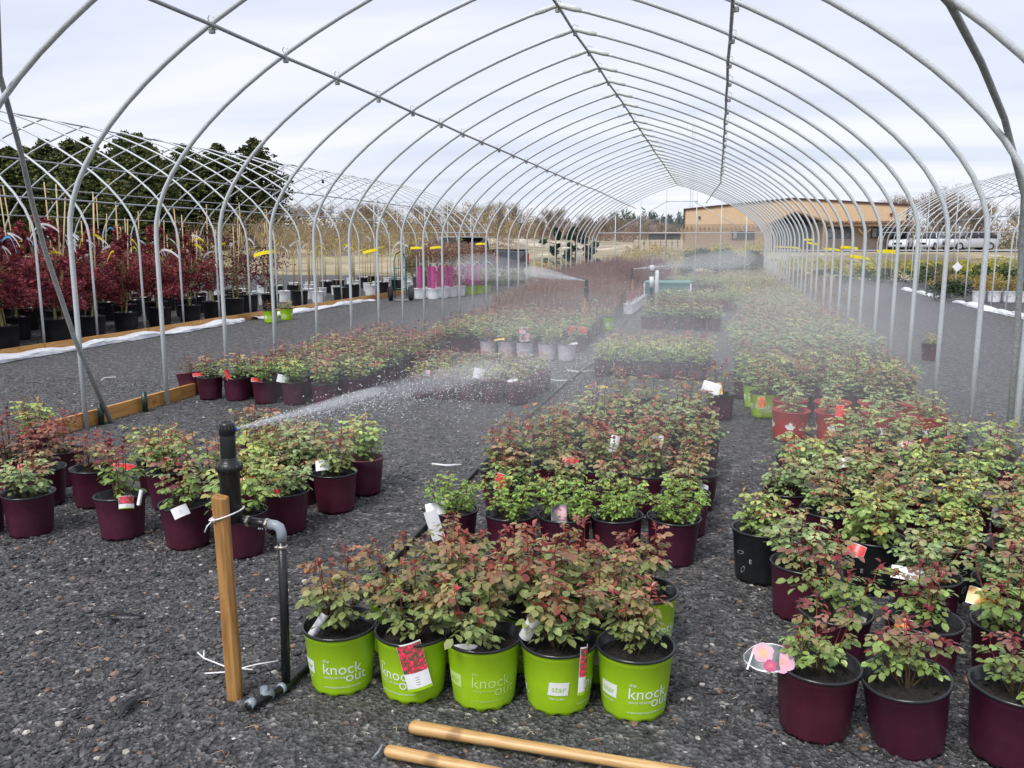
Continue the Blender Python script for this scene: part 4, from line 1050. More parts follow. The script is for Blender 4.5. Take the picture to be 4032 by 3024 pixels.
# ------------------------------------------------------------------ sprinklers
def sprinkler(x, y, label, side=1, s=1.0, wdir=0.0):
    root = thing('sprinkler', label, 'sprinkler', (x, y, 0), (0, 0, wdir), 'impact sprinklers on risers', s)
    mb = MB()
    mb.lathe([(0.0, .640), (.030, .642), (.036, .650), (.037, .68), (.0355, .82), (.0375, .825), (.0375, .833)], 28); ob('lower_body', mb.mesh('lower_body', rubber_m, True), root)
    mb = MB()
    mb.lathe([(.0375, .833), (.044, .838), (.047, .850), (.045, .862), (.036, .872), (.030, .876), (.030, .884), (.0275, .888)], 28, wob=lambda j, k: 0)
    for k in range(12):
        a = 6.283 * k / 12; mb.box((.044 * math.cos(a), .044 * math.sin(a), .853), (.008, .004, .024), (0, 0, a))
    ob('threaded_collar', mb.mesh('threaded_collar', rubber_m, True), root)
    mb = MB(); mb.lathe([(.0275, .886), (.0275, .965), (.0265, .970)], 28); ob('riser_tube', mb.mesh('riser_tube', rubber_m, True), root)
    mb = MB(); mb.lathe([(.0262, .969), (.0278, .973), (.0278, 1.008), (.0262, 1.016), (.020, 1.018), (.018, 1.014), (0, 1.014)], 28)
    for k in range(14):
        a = 6.283 * k / 14; mb.box((.0278 * math.cos(a), .0278 * math.sin(a), .99), (.002, .003, .03), (0, 0, a))
    ob('rotor_cap', mb.mesh('rotor_cap', rubber_m, True), root)
    mb = MB(); mb.tube([(.024, .010, .990), (.031, .014, .992)], .007, 10); ob('nozzle', mb.mesh('nozzle', mat('blue_nozzle', (.03, .06, .6), .3), True), root)
    mb = MB(); mb.tube([(.02, 0, .655), (.075, -.005, .652)], .017, 12); mb.tube([(.07, -.005, .652), (.155, -.012, .645)], .0165, 12)
    ob('side_pipe', mb.mesh('side_pipe', rubber_m, True), root)
    mb = MB(); ar = [(.145, -.0115, .646), (.170, -.014, .644), (.186, -.016, .636), (.193, -.017, .618), (.193, -.017, .585)]
    mb.tube(ar, [.018, .018, .0185, .018, .018], 14); ob('elbow', mb.mesh('elbow', pvcg, True), root)
    mb = MB(); mb.tube([(.193, -.017, .60), (.190, -.017, .3), (.184, -.02, -.01)], .0165, 12); ob('down_pipe', mb.mesh('down_pipe', rubber_m, True), root)
    for p, ax in (((.062, -.005, .652), 0), ((.137, -.010, .647), 0), ((.193, -.017, .565), 2)):
        mb = MB()
        if ax == 0: mb.tube([(p[0] - .005, p[1], p[2]), (p[0] + .005, p[1], p[2])], .0195, 16); mb.box((p[0], p[1] - .02, p[2] + .004), (.010, .008, .010))
        else: mb.tube([(p[0], p[1], p[2] - .005), (p[0], p[1], p[2] + .005)], .0195, 16); mb.box((p[0] - .016, p[1] - .012, p[2]), (.012, .010, .008))
        ob('hose_clamp', mb.mesh('hose_clamp', clampm, True), root)
    for k, dx in enumerate((.105, .112, .12, .132, .15)):
        mb = MB(); mb.lathe([(0, -.004), (.002, -.002), (.0022, 0), (.001, .003), (0, .004)], 8, (dx, -.012, .628)); ob('water_drop', mb.mesh('water_drop', MATS.get('water') or mat('water', (.8, .85, .9), .05), True), root)
    return root
def stake(x, y, label, top, lean):
    root = thing('wooden_stake', label, 'stake', (x, y, 0), lean, 'wooden stakes holding the sprinklers')
    mb = MB(); w_ = .0235; poly = [(-w_, -w_), (w_ * .45, -w_), (w_, -w_ * .5), (w_, w_), (-w_, w_)]
    n = len(poly); vs = []; lv = [-.03, .2, .4, .6, top - .004, top]
    for k, z in enumerate(lv):
        sc = .93 if k == len(lv) - 1 else 1 + .03 * math.sin(z * 9)
        vs += [(a * sc, b * sc, z + (0.012 * (a + w_) / w_ * -.5 if k >= len(lv) - 2 else 0)) for a, b in poly]
    fs = [tuple(range(n))[::-1], tuple((len(lv) - 1) * n + i for i in range(n))]
    for j in range(len(lv) - 1): fs += [(j * n + i, j * n + (i + 1) % n, (j + 1) * n + (i + 1) % n, (j + 1) * n + i) for i in range(n)]
    mb.add(vs, fs); ob('post', mb.mesh('post', stake_m), root)
    return root
s1 = sprinkler(-1.690, 2.675, 'black pop-up sprinkler on a riser behind the nearest wooden stake, spraying', wdir=.12)
st1 = stake(-1.664, 2.592, 'weathered wooden stake at the front tied to the nearest sprinkler', .775, (.0, -.018, .28))
mb = MB()
ring = []
for k in range(17):
    a = 6.283 * k / 16; ring.append((-1.684 + .052 * math.cos(a), 2.635 + .078 * math.sin(a), .690 + .015 * math.cos(a)))
mb.tube(ring, .0028, 6); mb.tube([(-1.690, 2.556, .690), (-1.712, 2.552, .668), (-1.722, 2.55, .645)], .0025, 6); mb.box((-1.690, 2.556, .690), (.012, .008, .012))
tag_o = ob('cable_tie', mb.mesh('cable_tie', tie_m, True), label='white cable tie binding the nearest sprinkler to its stake', cat='cable tie')
for (pts, lb) in (([(-1.97, 2.82, .03), (-1.93, 2.80, .02), (-1.81, 2.765, .015), (-1.69, 2.76, .02)], 'white cable tie with forked end on the gravel left of the stake'),
                  ([(-1.86, 2.70, .015), (-1.78, 2.72, .02), (-1.70, 2.80, .02), (-1.62, 2.83, .03)], 'white cable tie lying partly behind the stake foot'),
                  ([(-2.13, 3.20, .02), (-2.02, 3.18, .025), (-2.0, 3.12, .02)], 'white cable tie higher up beside the stake'),
                  ([(-2.02, 5.9, .02), (-1.9, 5.88, .02), (-1.80, 5.93, .02)], 'white plastic strip on the open gravel beyond the sprinkler'),
                  ([(-1.95, 10.1, .02), (-1.8, 10.0, .02), (-1.65, 10.1, .02)], 'nearer bent white strip on the gravel below the grey pots'),
                  ([(-1.85, 10.9, .02), (-1.7, 10.8, .02), (-1.5, 10.9, .02)], 'farther bent white strip on the gravel below the grey pots')):
    mb = MB(); r_ = .003 if pts[0][1] < 5 else .008; mb.tube(pts, r_, 6)
    if pts[0][1] < 2.85: mb.tube([pts[1], (pts[1][0] - .03, pts[1][1] + .05, .025)], r_, 6)
    ob('cable_tie', mb.mesh('cable_tie', tie_m, True), label=lb, cat='cable tie')
sprinkler(-2.26, 15.3, 'black sprinkler at mid distance above the bronze roses, spraying to the left', wdir=.2)
stake(-2.27, 15.22, 'orange-brown stake under the mid-distance sprinkler', .70, (0, 0, .2))
s3 = sprinkler(-2.18, 23.0, 'black far sprinkler beside the white standpipe, spraying towards the building', wdir=2.9)
stake(-2.15, 22.9, 'orange-brown stake under the far sprinkler', .72, (0, 0, .1))

def tube_thing(name, label, cat, pts, r, m, n=8):
    mb = MB(); mb.tube(pts, r, n); return ob(name, mb.mesh(name, m, True), label=label, cat=cat)
tube_thing('water_hose', 'black water hose running from the front sprinkler along the lane', 'hose',
           [(-1.56, 2.50, .028), (-1.535, 2.56, .03), (-1.50, 2.66, .024), (-1.50, 2.9, .02), (-1.57, 3.3, .02), (-1.60, 4.4, .02), (-1.66, 6, .02), (-1.70, 8, .02), (-1.70, 9.5, .02), (-1.66, 10.8, .02), (-1.60, 12, .02),
            (-1.72, 14, .02), (-1.80, 16.8, .02), (-1.88, 18.9, .02), (-1.80, 22.5, .02)], .0165, rubber_m, 10)
mb = MB()
mb.tube([(-1.548, 2.60, .045), (-1.535, 2.57, .035), (-1.52, 2.60, .03)], .0185, 12)
mb.tube([(-1.56, 2.505, .03), (-1.553, 2.53, .032)], .020, 12)
mb.tube([(-1.508, 2.64, .028), (-1.504, 2.655, .027)], .020, 12)
ob('pipe_fitting', mb.mesh('pipe_fitting', pvcg, True), label='grey plastic fitting joining riser and hose at the ground', cat='pipe fitting')

# far standpipes, tank
mb = MB(); mb.tube([(0, 0, 0), (0, 0, 1.05)], .05, 12); sp1 = thing('standpipe', 'tall white and black standpipe beside the teal tank', 'standpipe', (-1.74, 24.2, 0))
ob('lower_pipe', mb.mesh('lower_pipe', rubber_m, True), sp1)
for z in (.45, .9):
    mb = MB(); mb.tube([(0, 0, z), (0, 0, z + (.3 if z < .6 else .16))], .062, 12); ob('white_sleeve', mb.mesh('white_sleeve', whitep, True), sp1)
mb = MB(); mb.tube([(0, 0, 1.05), (0, 0, 1.35)], .018, 8); mb.box((0, 0, 1.36), (.06, .03, .05)); ob('valve', mb.mesh('valve', steel_dk), sp1)
tube_thing('standpipe', 'short white capped pipe standing by the teal tank', 'standpipe', [(-1.58, 24.0, 0), (-1.58, 24.0, .88), (-1.58, 24.0, .93)], [.055, .055, .03], whitep, 12)
tk = thing('water_tank', 'low teal tank box behind the far sprinkler', 'tank', (-1.35, 25.6, 0))
mb = MB(); mb.box((0, 0, .27), (1.3, 1.1, .50)); ob('tank_body', mb.mesh('tank_body', teal), tk)
mb = MB(); mb.box((0, 0, .545), (1.36, 1.16, .04)); ob('tank_lid', mb.mesh('tank_lid', mat('pale_teal', (.10, .28, .25), .5)), tk)
for s in (-1, 1):
    mb = MB(); mb.box((s * .66, -.565, .27), (.05, .03, .5)); ob('corner_post', mb.mesh('corner_post', whitep), tk)

# ------------------------------------------------------------------ foreground handles and litter
def handle(p0, p1, r0, label):
    a = Vector(p0); b = Vector(p1); d = (b - a); Ln = d.length
    mb = MB(); prof = [(0, 0), (r0 * .6, .004), (r0 * .92, .012), (r0, .03), (r0 * .98, .12), (r0 * .88, .25), (r0 * .8, .4), (r0 * .8, Ln)]
    vs = []; fs = []; n = 20
    for (rr, x) in prof:
        for k in range(n):
            t = 6.283 * k / n; vs.append((x, rr * math.cos(t), rr * .86 * math.sin(t)))
    for j in range(len(prof) - 1):
        for k in range(n):
            q = j * n + k; w2 = j * n + (k + 1) % n; fs.append((q, q + n, w2 + n, w2))
    mb.add(vs, fs)
    return ob('tool_handle', mb.mesh('tool_handle', handle_m, True), None, p0, (0, 0, math.atan2(d.y, d.x)), label=label, cat='tool handle')
handle((-.955, 2.505, .036), (.35, 2.44, .036), .0255, 'longer pale wooden tool handle lying below the lime pots')
handle((-.985, 2.36, .034), (.2, 2.26, .034), .023, 'nearer pale wooden tool handle cut off by the bottom of the photo')
mb = MB(); mb.tube([(-.985, 2.395, .02), (-1.0, 2.375, .04), (-1.003, 2.35, .03), (-1.02, 2.34, .01)], .004, 6); ob('wire_loop', mb.mesh('wire_loop', pvcg, True), label='grey wire loop at the end of the nearer wooden handle', cat='wire')
def scrap(pts, wd, label):
    mb = MB(); vs = []; fs = []; n = len(pts)
    for i, p in enumerate(pts):
        t = i / (n - 1); ww = wd * math.sin(math.pi * min(max(t, .06), .94)); q = Vector(pts[min(i + 1, n - 1)]) - Vector(pts[max(i - 1, 0)]); s = Vector((-q.y, q.x, 0)).normalized() * ww
        vs += [Vector(p) + s, Vector(p) - s, Vector(p) + s * .9 - Vector((0, 0, .003)), Vector(p) - s * .9 - Vector((0, 0, .003))]
    for i in range(n - 1):
        b = 4 * i; fs += [(b, b + 4, b + 5, b + 1), (b + 2, b + 3, b + 7, b + 6), (b, b + 2, b + 6, b + 4), (b + 1, b + 5, b + 7, b + 3)]
    mb.add(vs, fs); ob('plastic_scrap', mb.mesh('plastic_scrap', rubber_m, True), label=label, cat='scrap')
scrap([(-2.66, 2.93, .02), (-2.60, 2.98, .04), (-2.53, 3.03, .045), (-2.46, 3.07, .03), (-2.42, 3.09, .015)], .014, 'curved black plastic scrap arched on the open gravel')
scrap([(-1.97, 2.35, .02), (-1.985, 2.40, .03), (-1.99, 2.46, .03), (-1.975, 2.52, .02)], .018, 'flat dark grey plastic sliver on the gravel nearest the camera')

# ------------------------------------------------------------------ spray: droplets and mist
water_m = MATS.get('water')
dropm = mat('spray_drop', (.85, .88, .92), .15, trans=.4)
def drops(name, label, P0, d, L_, spread, n, size, g=0.0, seed=1, near_bias=1.4):
    r = np.random.RandomState(seed); d = np.array(d, float); d /= np.linalg.norm(d)
    s_ = np.cross(d, (0, 0, 1.)); s_ /= np.linalg.norm(s_); u_ = np.cross(s_, d)
    t = r.rand(n) ** near_bias * L_; ang = r.rand(n) * 6.283; rad = np.abs(r.randn(n)) * .42 * spread * (t / L_) ** 1.05 + .002
    P = np.array(P0) + d * t[:, None] + s_ * (np.cos(ang) * rad)[:, None] + u_ * (np.sin(ang) * rad * .75)[:, None]
    P[:, 2] -= g * (t / L_) ** 2 + (r.rand(n) ** 3) * .30 * (t / L_)
    keep = P[:, 2] > .03; P = P[keep]; n = len(P); t = t[keep]
    base = np.array([(1, 0, 0), (-1, 0, 0), (0, 1, 0), (0, -1, 0), (0, 0, 1), (0, 0, -1)], float)
    fo = np.array([(0, 2, 4), (2, 1, 4), (1, 3, 4), (3, 0, 4), (2, 0, 5), (1, 2, 5), (3, 1, 5), (0, 3, 5)])
    sz = size * (.5 + r.rand(n) ** 2 * 1.2)
    dd = d[None] + .15 * r.randn(n, 3); dd /= np.linalg.norm(dd, axis=1)[:, None]
    e1 = np.cross(dd, (0, 0, 1.)); e1 /= np.linalg.norm(e1, axis=1)[:, None]; e2 = np.cross(e1, dd)
    V = P[:, None] + base[None, :, 0:1] * (dd * sz[:, None] * 2.2)[:, None] + base[None, :, 1:2] * (e1 * sz[:, None])[:, None] + base[None, :, 2:3] * (e2 * sz[:, None])[:, None]
    F = fo[None] + (np.arange(n) * 6)[:, None, None]
    ob(name, npmesh(name, V.reshape(-1, 3), F.reshape(-1, 3), dropm, smooth=True), kind='stuff', label=label)
NZ = (-1.662, 2.692, .992)
drops('spray_droplets', 'dense streaming droplets of the front sprinkler jet', NZ, (.30, .93, .03), 2.6, .30, 7000, .0011, .08, 1, 1.15)
drops('spray_droplets', 'wide falling droplets of the front spray', NZ, (.18, .97, -.02), 7.0, 2.0, 5000, .0021, .45, 2, .8)
drops('spray_droplets', 'fine drops fanning over the centre beds', NZ, (.38, .92, .0), 9.0, 3.0, 5000, .0022, .35, 5, .7)
drops('spray_droplets', 'droplets of the mid-distance sprinkler jet', (-2.28, 15.3, .995), (-.88, .45, .13), 3.2, .55, 2500, .004, .25, 3)
drops('spray_droplets', 'droplets of the far sprinkler jet', (-2.15, 23.0, .995), (.95, .28, .10), 3.2, .5, 1500, .005, .2, 4)

def volmat(name, dens):
    m = bpy.data.materials.new(name); m.use_nodes = True; n = m.node_tree.nodes; l = m.node_tree.links; n.remove(n['Principled BSDF'])
    v = n.new('ShaderNodeVolumeScatter'); v.inputs['Density'].default_value = dens; v.inputs['Color'].default_value = (.97, .98, 1, 1); v.inputs['Anisotropy'].default_value = .2
    l.new(v.outputs[0], n['Material Output'].inputs['Volume']); return m
def puff(label, c, rad, dens, rot=(0, 0, 0)):
    mb = MB(); vs = []; fs = []; nu, nv = 24, 14
    for j in range(nv + 1):
        for k in range(nu):
            a = math.pi * j / nv; b = 6.2832 * k / nu; vs.append((math.sin(a) * math.cos(b), math.sin(a) * math.sin(b), math.cos(a)))
    for j in range(nv):
        for k in range(nu): fs.append((j * nu + k, (j + 1) * nu + k, (j + 1) * nu + (k + 1) % nu, j * nu + (k + 1) % nu))
    mb.add(vs, fs); me = mb.mesh('mist', volmat('mist', dens), True)
    ob('mist', me, None, c, rot, kind='stuff', label=label, scale=rad)
def cone(label, P0, d, L_, r1, dens, g=0.0):
    mb = MB(); P0 = Vector(P0); d = Vector(d).normalized()
    pts = []; rs = []
    for k in range(9):
        t = (k / 8) ** .75; pts.append(P0 + d * L_ * t - Vector((0, 0, g * t * t))); rs.append(.004 + r1 * t * (1 - t ** 5) ** .5 if k < 8 else .002)
    mb.tube(pts, rs, 14); ob('mist', mb.mesh('mist', volmat('jet', dens), True), kind='stuff', label=label)
cone('white core of the front sprinkler jet', NZ, (.30, .93, .03), .85, .030, 10.0)
cone('spreading front sprinkler jet', NZ, (.30, .93, .02), 1.9, .085, 1.7, .04)
cone('far reach of the front sprinkler jet', NZ, (.28, .94, .0), 3.2, .22, .18, .10)
cone('mid-distance sprinkler jet', (-2.28, 15.3, .995), (-.88, .45, .13), 1.5, .16, 2.4, .02)
cone('wide end of the mid-distance jet', (-2.28, 15.3, .995), (-.88, .45, .12), 3.4, .42, .5, .2)
cone('far sprinkler jet', (-2.12, 23.0, .995), (.95, .28, .12), 3.4, .40, .9, .1)
puff('mist drifting over the misty block', (-1.7, 7.6, .6), (1.9, 3.4, .62), .030)
puff('mist over the centre front roses', (-.3, 7.0, .75), (1.9, 3.2, .6), .030)
puff('mist over the centre middle bed', (-.3, 11.5, .8), (3.0, 3.6, .75), .032)
puff('mist over the far end of the right bed', (1.2, 24, 1.0), (3.2, 9, 1.2), .014)
puff('mist over the twiggy shrubs', (-4.4, 18.5, .8), (2.6, 2.2, .7), .030)
puff('mist over the middle of the right bed', (1.4, 9.5, .65), (1.5, 5.0, .65), .035)
puff('tall mist plume before the end wall', (-.6, 31, 1.4), (4.2, 5, 1.3), .014)

# ------------------------------------------------------------------ generic far foliage makers
def leafcloud(n, sampler, size, cols, r, flat=.5):
    """n tiny two-triangle leaves at sampler(n)->(n,3)"""
    P = sampler(n); n = len(P)
    d = r.randn(n, 3); d[:, 2] *= flat; d /= np.linalg.norm(d, axis=1)[:, None]; e = r.randn(n, 3); e -= d * (e * d).sum(1)[:, None]; e /= np.linalg.norm(e, axis=1)[:, None]
    s = size * (.6 + .8 * r.rand(n))[:, None]
    V = np.stack([P - d * s, P + e * s * .5, P + d * s, P - e * s * .5], 1).reshape(-1, 3)
    b = np.arange(n)[:, None] * 4; F = np.concatenate([b + (0, 1, 2), b + (0, 2, 3)], 0)
    cols = np.array(cols); c = cols[r.randint(len(cols), size=n)] * (.7 + .6 * r.rand(n))[:, None]
    return V, F, np.repeat(c, 4, 0)
def clumps(r, centers, rads):
    def f(n):
        k = r.randint(len(centers), size=n); q = r.randn(n, 3); q /= np.linalg.norm(q, axis=1)[:, None]; q *= (r.rand(n) ** .45)[:, None]
        return np.array(centers)[k] + q * np.array(rads)[k]
    return f
def branchy(mb, p, d, L_, r0, depth, rr, col=None, kids=3, up=.25, n=4):
    q = p + d * L_; mid = (p + q) / 2 + Vector((rr.uniform(-1, 1), rr.uniform(-1, 1), rr.uniform(-.3, .6))) * L_ * .06
    mb.tube([p, mid, q], [r0, r0 * .8, r0 * .55], n if depth > 1 else 3, False, col)
    if depth <= 0: return
    for k in range(kids + (1 if depth > 1 else 0)):
        t = rr.uniform(.45, 1); b = p.lerp(q, t)
        nd = (d + Vector((rr.uniform(-1, 1), rr.uniform(-1, 1), rr.uniform(-.3, 1) * .6 + up * .3)) * .75).normalized()
        branchy(mb, b, nd, L_ * rr.uniform(.5, .78), r0 * .5, depth - 1, rr, col, kids, up, n)

# red maples under the left frame
def maple_variant(seed, cols, n, dense=1.0):
    r = np.random.RandomState(seed); rr = random.Random(seed)
    mb = MB(); branchy(mb, Vector((0, 0, .36)), Vector((.05, 0, 1)).normalized(), .62, .024, 3, rr, kids=3, up=.1, n=5)
    cs = []; rd = []
    for k in range(26):
        a = rr.random() * 6.28; q = rr.uniform(.05, .60); cs.append((q * math.cos(a), q * math.sin(a), rr.uniform(.62, 1.42))); rd.append((rr.uniform(.14, .28),) * 2 + (rr.uniform(.08, .18),))
    for k in range(5): cs.append((rr.uniform(-.15, .15), rr.uniform(-.15, .15), rr.uniform(1.5, 1.95))); rd.append((.08, .08, .12))
    V, F, K = leafcloud(n, clumps(r, cs, rd), .030, cols, r, .35)
    return mb.mesh('trunk', bark_g, True), npmesh('crown', V, F, tree_leaf, K)
bark_g = mat('greenish_bark', (.26, .24, .10), .7, var=.3, vscale=20)
redc = [(.20, .032, .045), (.27, .05, .055), (.13, .02, .032), (.33, .09, .075), (.16, .028, .045)]
pur = [(.10, .02, .035), (.16, .03, .04), (.07, .02, .02)]
brn = [(.26, .20, .12), (.32, .24, .12), (.20, .15, .10), (.36, .30, .12)]
MV = [maple_variant(k, redc, 4300) for k in range(4)]
PV = [maple_variant(20 + k, pur, 900) for k in range(3)]
def whip_variant(seed):
    r = np.random.RandomState(seed); rr = random.Random(seed); mb = MB(); mb.tube([(0, 0, .28), (.01, 0, 1.0), (0, .01, 1.7)], [.017, .014, .012], 6)
    for k in range(14):
        a = rr.random() * 6.28; branchy(mb, Vector((0, 0, rr.uniform(1.25, 1.75))), Vector((math.cos(a) * .6, math.sin(a) * .6, .9)).normalized(), rr.uniform(.3, .55), .007, 2, rr, kids=2, n=3)
    cs = [(rr.uniform(-.4, .4), rr.uniform(-.4, .4), rr.uniform(1.5, 2.5)) for _ in range(14)]
    V, F, K = leafcloud(420, clumps(r, cs, [(.22, .22, .2)] * 14), .022, brn, r)
    return mb.mesh('trunk', bamboo_m, True), npmesh('crown', V, F, tree_leaf, K)
WV = [whip_variant(40 + k) for k in range(3)]
mb = MB(); mb.tube([(.05, .02, .3), (.03, .0, 1.3), (.06, -.02, 2.35)], .011, 6); BAM = mb.mesh('bamboo_stake', bamboo_m, True)
def tie_mesh(m, seed):
    rr = random.Random(seed); mb = MB()
    for k in range(2):
        a = rr.random() * 6.28; n = 4; vs = []; fs = []; l_ = rr.uniform(.16, .26)
        for i in range(n + 1):
            t = i / n; x = math.cos(a) * l_ * t; y = math.sin(a) * l_ * t; z = -.12 * t * t * (1 + k)
            vs += [(x, y, z), (x, y, z + .035)]
        for i in range(n): fs.append((2 * i, 2 * i + 2, 2 * i + 3, 2 * i + 1))
        mb.add(vs, fs)
    return mb.mesh('ribbon', m)
TIES = {'y': [tie_mesh(yel_tape, k) for k in range(3)], 'b': [tie_mesh(blu_tape, 10 + k) for k in range(3)], 'w': [tie_mesh(wht_tape, 20 + k) for k in range(3)]}
def nursery_tree(x, y, meshes, potk, label, group, cat, ties, stakes=1, s=1.0, name='potted_tree'):
    root = thing(name, label, cat, (x, y, 0), (0, 0, random.random() * 6.28), group, s)
    for n_, me in POTS[potk][0]: ob(n_, me, root)
    ob('trunk', meshes[0], root); c = ob('crown', meshes[1], root); c['kind'] = 'stuff'
    for k in range(stakes): ob('bamboo_stake', BAM, root, (J(.08), J(.08), 0), (J(.09), J(.09), random.random() * 6.28), scale=(1, 1, random.uniform(.8, 1.12)))
    for t in ties:
        ob('ribbon', random.choice(TIES[t]), root, (J(.15), J(.15), random.uniform(1.35, 1.9)), (0, 0, random.random() * 6.28), scale=random.uniform(.9, 1.35))
    return root
NT = 0
for j in range(12):
    y = 9.1 + .98 * j
    for c in range(5):
        x = -10.75 - 1.12 * c + J(.1) - (.3 if j > 8 else 0)
        yy = y + J(.12) + (.45 if c % 2 else 0)
        red = j < 7 or (j < 8 and c < 2)
        ties = random.choice(['ww', 'wb', 'w', 'yw', 'wb', 'wyw']) if red else random.choice(['y', 'wy', 'w'])
        nursery_tree(x, yy, random.choice(MV if red else PV), 'tree', f'{"red-leaved maple" if red else "sparse purple-leaved tree"} in black pot, {ORD[j]} back, {ORD[c]} in from board',
                     'staked trees in black pots under the left frame', 'potted tree', ties, 1 if c else 2, random.uniform(.92, 1.08))
for j in range(11):
    y = 21.2 + 1.15 * j
    for c in range(4):
        x = -10.9 - 1.05 * c + J(.1)
        wp = c % 2 == 1 or j % 3 == 1
        nursery_tree(x, y + J(.1), random.choice(WV), 'white_tree' if wp else 'tree', f'bare-stemmed tree, {"white" if wp else "black"} pot, {ORD[j]} back, {ORD[c]} in past maples',
                     'bare-stemmed trees under the left frame', 'potted tree', random.choice(['y', 'y', 'w', 'yy']), 0, random.uniform(.92, 1.08))
# magenta-sleeved trees on the gravel beside the left frame
mb = MB(); mb.lathe([(.062, .30), (.07, .5), (.066, .75), (.07, .98)], 10); mb.lathe([(.05, .98), (.058, .96)], 10); SLV = mb.mesh('magenta_sleeve', magenta, True)
r = np.random.RandomState(5); V, F, K = leafcloud(500, clumps(r, [(0, 0, 1.35), (.15, .1, 1.45), (-.15, .05, 1.3), (0, -.15, 1.5)], [(.3, .3, .25)] * 4), .03, [(.32, .16, .13), (.3, .22, .12), (.22, .12, .1)], r)
TOPV = npmesh('crown', V, F, tree_leaf, K)
mb = MB(); mb.tube([(0, 0, .2), (0, 0, 1.4)], .01, 5); TSTEM = mb.mesh('trunk', bamboo_m, True)
for k in range(14):
    j = k // 2; c = k % 2
    x = -8.72 + .105 * j * 1.0 + c * .42 + (0.3 if j > 3 else 0) * .3; y = 24.6 + .58 * j
    limep = j > 3
    root = thing('potted_tree', f'magenta-sleeved tree, {"lime" if limep else "pale grey"} pot, {ORD[j]} pair, {"lane" if c else "frame"} side', 'potted tree', (x, y, 0), (0, 0, random.random() * 6), 'young trees in magenta sleeves', 1.0)
    for n_, me in POTS['lime' if limep else 'white_tree'][0]: ob(n_, me, root, scale=1.0 if not limep else 1.25)
    ob('magenta_sleeve', SLV, root); ob('trunk', TSTEM, root); cc = ob('crown', TOPV, root); cc['kind'] = 'stuff'; ob('ribbon', TIES['w'][k % 3], root, (0, 0, 1.05))

# hand truck
ht = thing('hand_truck', 'dark two-wheeled hand truck parked by the magenta-sleeved trees', 'hand truck', (-8.95, 23.6, 0), (0, 0, .5))
for s in (-1, 1):
    mb = MB(); mb.tube([(s * .17, .05, .08), (s * .17, .16, 1.15), (s * .12, .1, 1.35)], .018, 8); ob('side_rail', mb.mesh('side_rail', teal, True), ht)
    mb = MB(); mb.lathe([(.10, -.05), (.19, -.06), (.215, -.03), (.215, .03), (.19, .06), (.10, .05)], 20); ty = ob('tyre', mb.mesh('tyre', tyre_m, True), ht, (s * .30, .12, .215), (0, R_(90), 0))
    mb = MB(); mb.lathe([(0, -.03), (.10, -.035), (.10, .035), (0, .03)], 12); ob('wheel_rim', mb.mesh('wheel_rim', rim_m), ty)
mb = MB(); mb.tube([(-.12, .1, 1.35), (0, .05, 1.42), (.12, .1, 1.35)], .02, 8); ob('grip', mb.mesh('grip', rubber_m, True), ht)
for z in (.35, .65, .95):
    mb = MB(); mb.tube([(-.17, .08 + z * .08, z), (.17, .08 + z * .08, z)], .014, 6); ob('cross_bar', mb.mesh('cross_bar', teal, True), ht)
mb = MB(); mb.box((0, -.06, .03), (.42, .24, .012)); ob('toe_plate', mb.mesh('toe_plate', steel_dk), ht)

# ------------------------------------------------------------------ twiggy bed, white lettered pots
def twigbed(name, label, x0, x1, y0, y1, n, cols, h=.8, z0=.2, kd='stuff'):
    r = np.random.RandomState(len(name)); P = np.stack([r.uniform(x0, x1, n), r.uniform(y0, y1, n), np.full(n, z0)], 1)
    V = []; F = []; 
    d = np.stack([r.randn(n) * .22, r.randn(n) * .22, np.ones(n)], 1); L_ = h * (.45 + .45 * r.rand(n) + .25 * np.sin(P[:, 0] * 4.1 + np.sin(P[:, 1] * 2.3) * 2) * np.sin(P[:, 1] * 3.1)); P[:, :2] += r.randn(n, 2) * .16
    T_ = P + d * L_[:, None]; M_ = (P + T_) / 2 + r.randn(n, 3) * .03
    a = r.rand(n) * 3.14; w = np.stack([np.cos(a), np.sin(a), np.zeros(n)], 1) * .008
    V = np.stack([P - w, P + w, M_ + w * .8, M_ - w * .8, T_], 1).reshape(-1, 3); b = np.arange(n)[:, None] * 5
    F = np.concatenate([b + (0, 1, 2), b + (0, 2, 3), b + (3, 2, 4)], 0)
    cols = np.array(cols); K = np.repeat(cols[r.randint(len(cols), size=n)] * (.7 + .6 * r.rand(n))[:, None], 5, 0)
    P2 = P + d * (L_ * r.uniform(.3, 1.0, n))[:, None]
    V2, F2, K2 = leafcloud(n, lambda k: P2 + r.randn(n, 3) * .03, .022, cols * 1.1, r)
    V = np.concatenate([V, V2]); K = np.concatenate([K, K2]); F = np.concatenate([F, F2 + n * 5])
    ob(name, npmesh(name, V, F, twig_m, K), kind=kd, label=label)
twigbed('brown_twig_bed', 'dense bed of bare brown-red twigs behind the bronze roses', -4.6, -2.35, 17.6, 24, 9000, [(.22, .11, .075), (.28, .17, .10), (.17, .08, .06)], .62)
twigbed('brown_twig_thicket', 'taller dark red twigs left of the far sprinkler', -5.2, -2.5, 24, 33, 9000, [(.15, .06, .05), (.20, .09, .06), (.12, .05, .055)], .85)
twigbed('purple_twig_bed', 'purplish twigs near the end wall of the tunnel', -5.3, -2.2, 33, 42, 6000, [(.16, .06, .075), (.12, .05, .06)], .95)
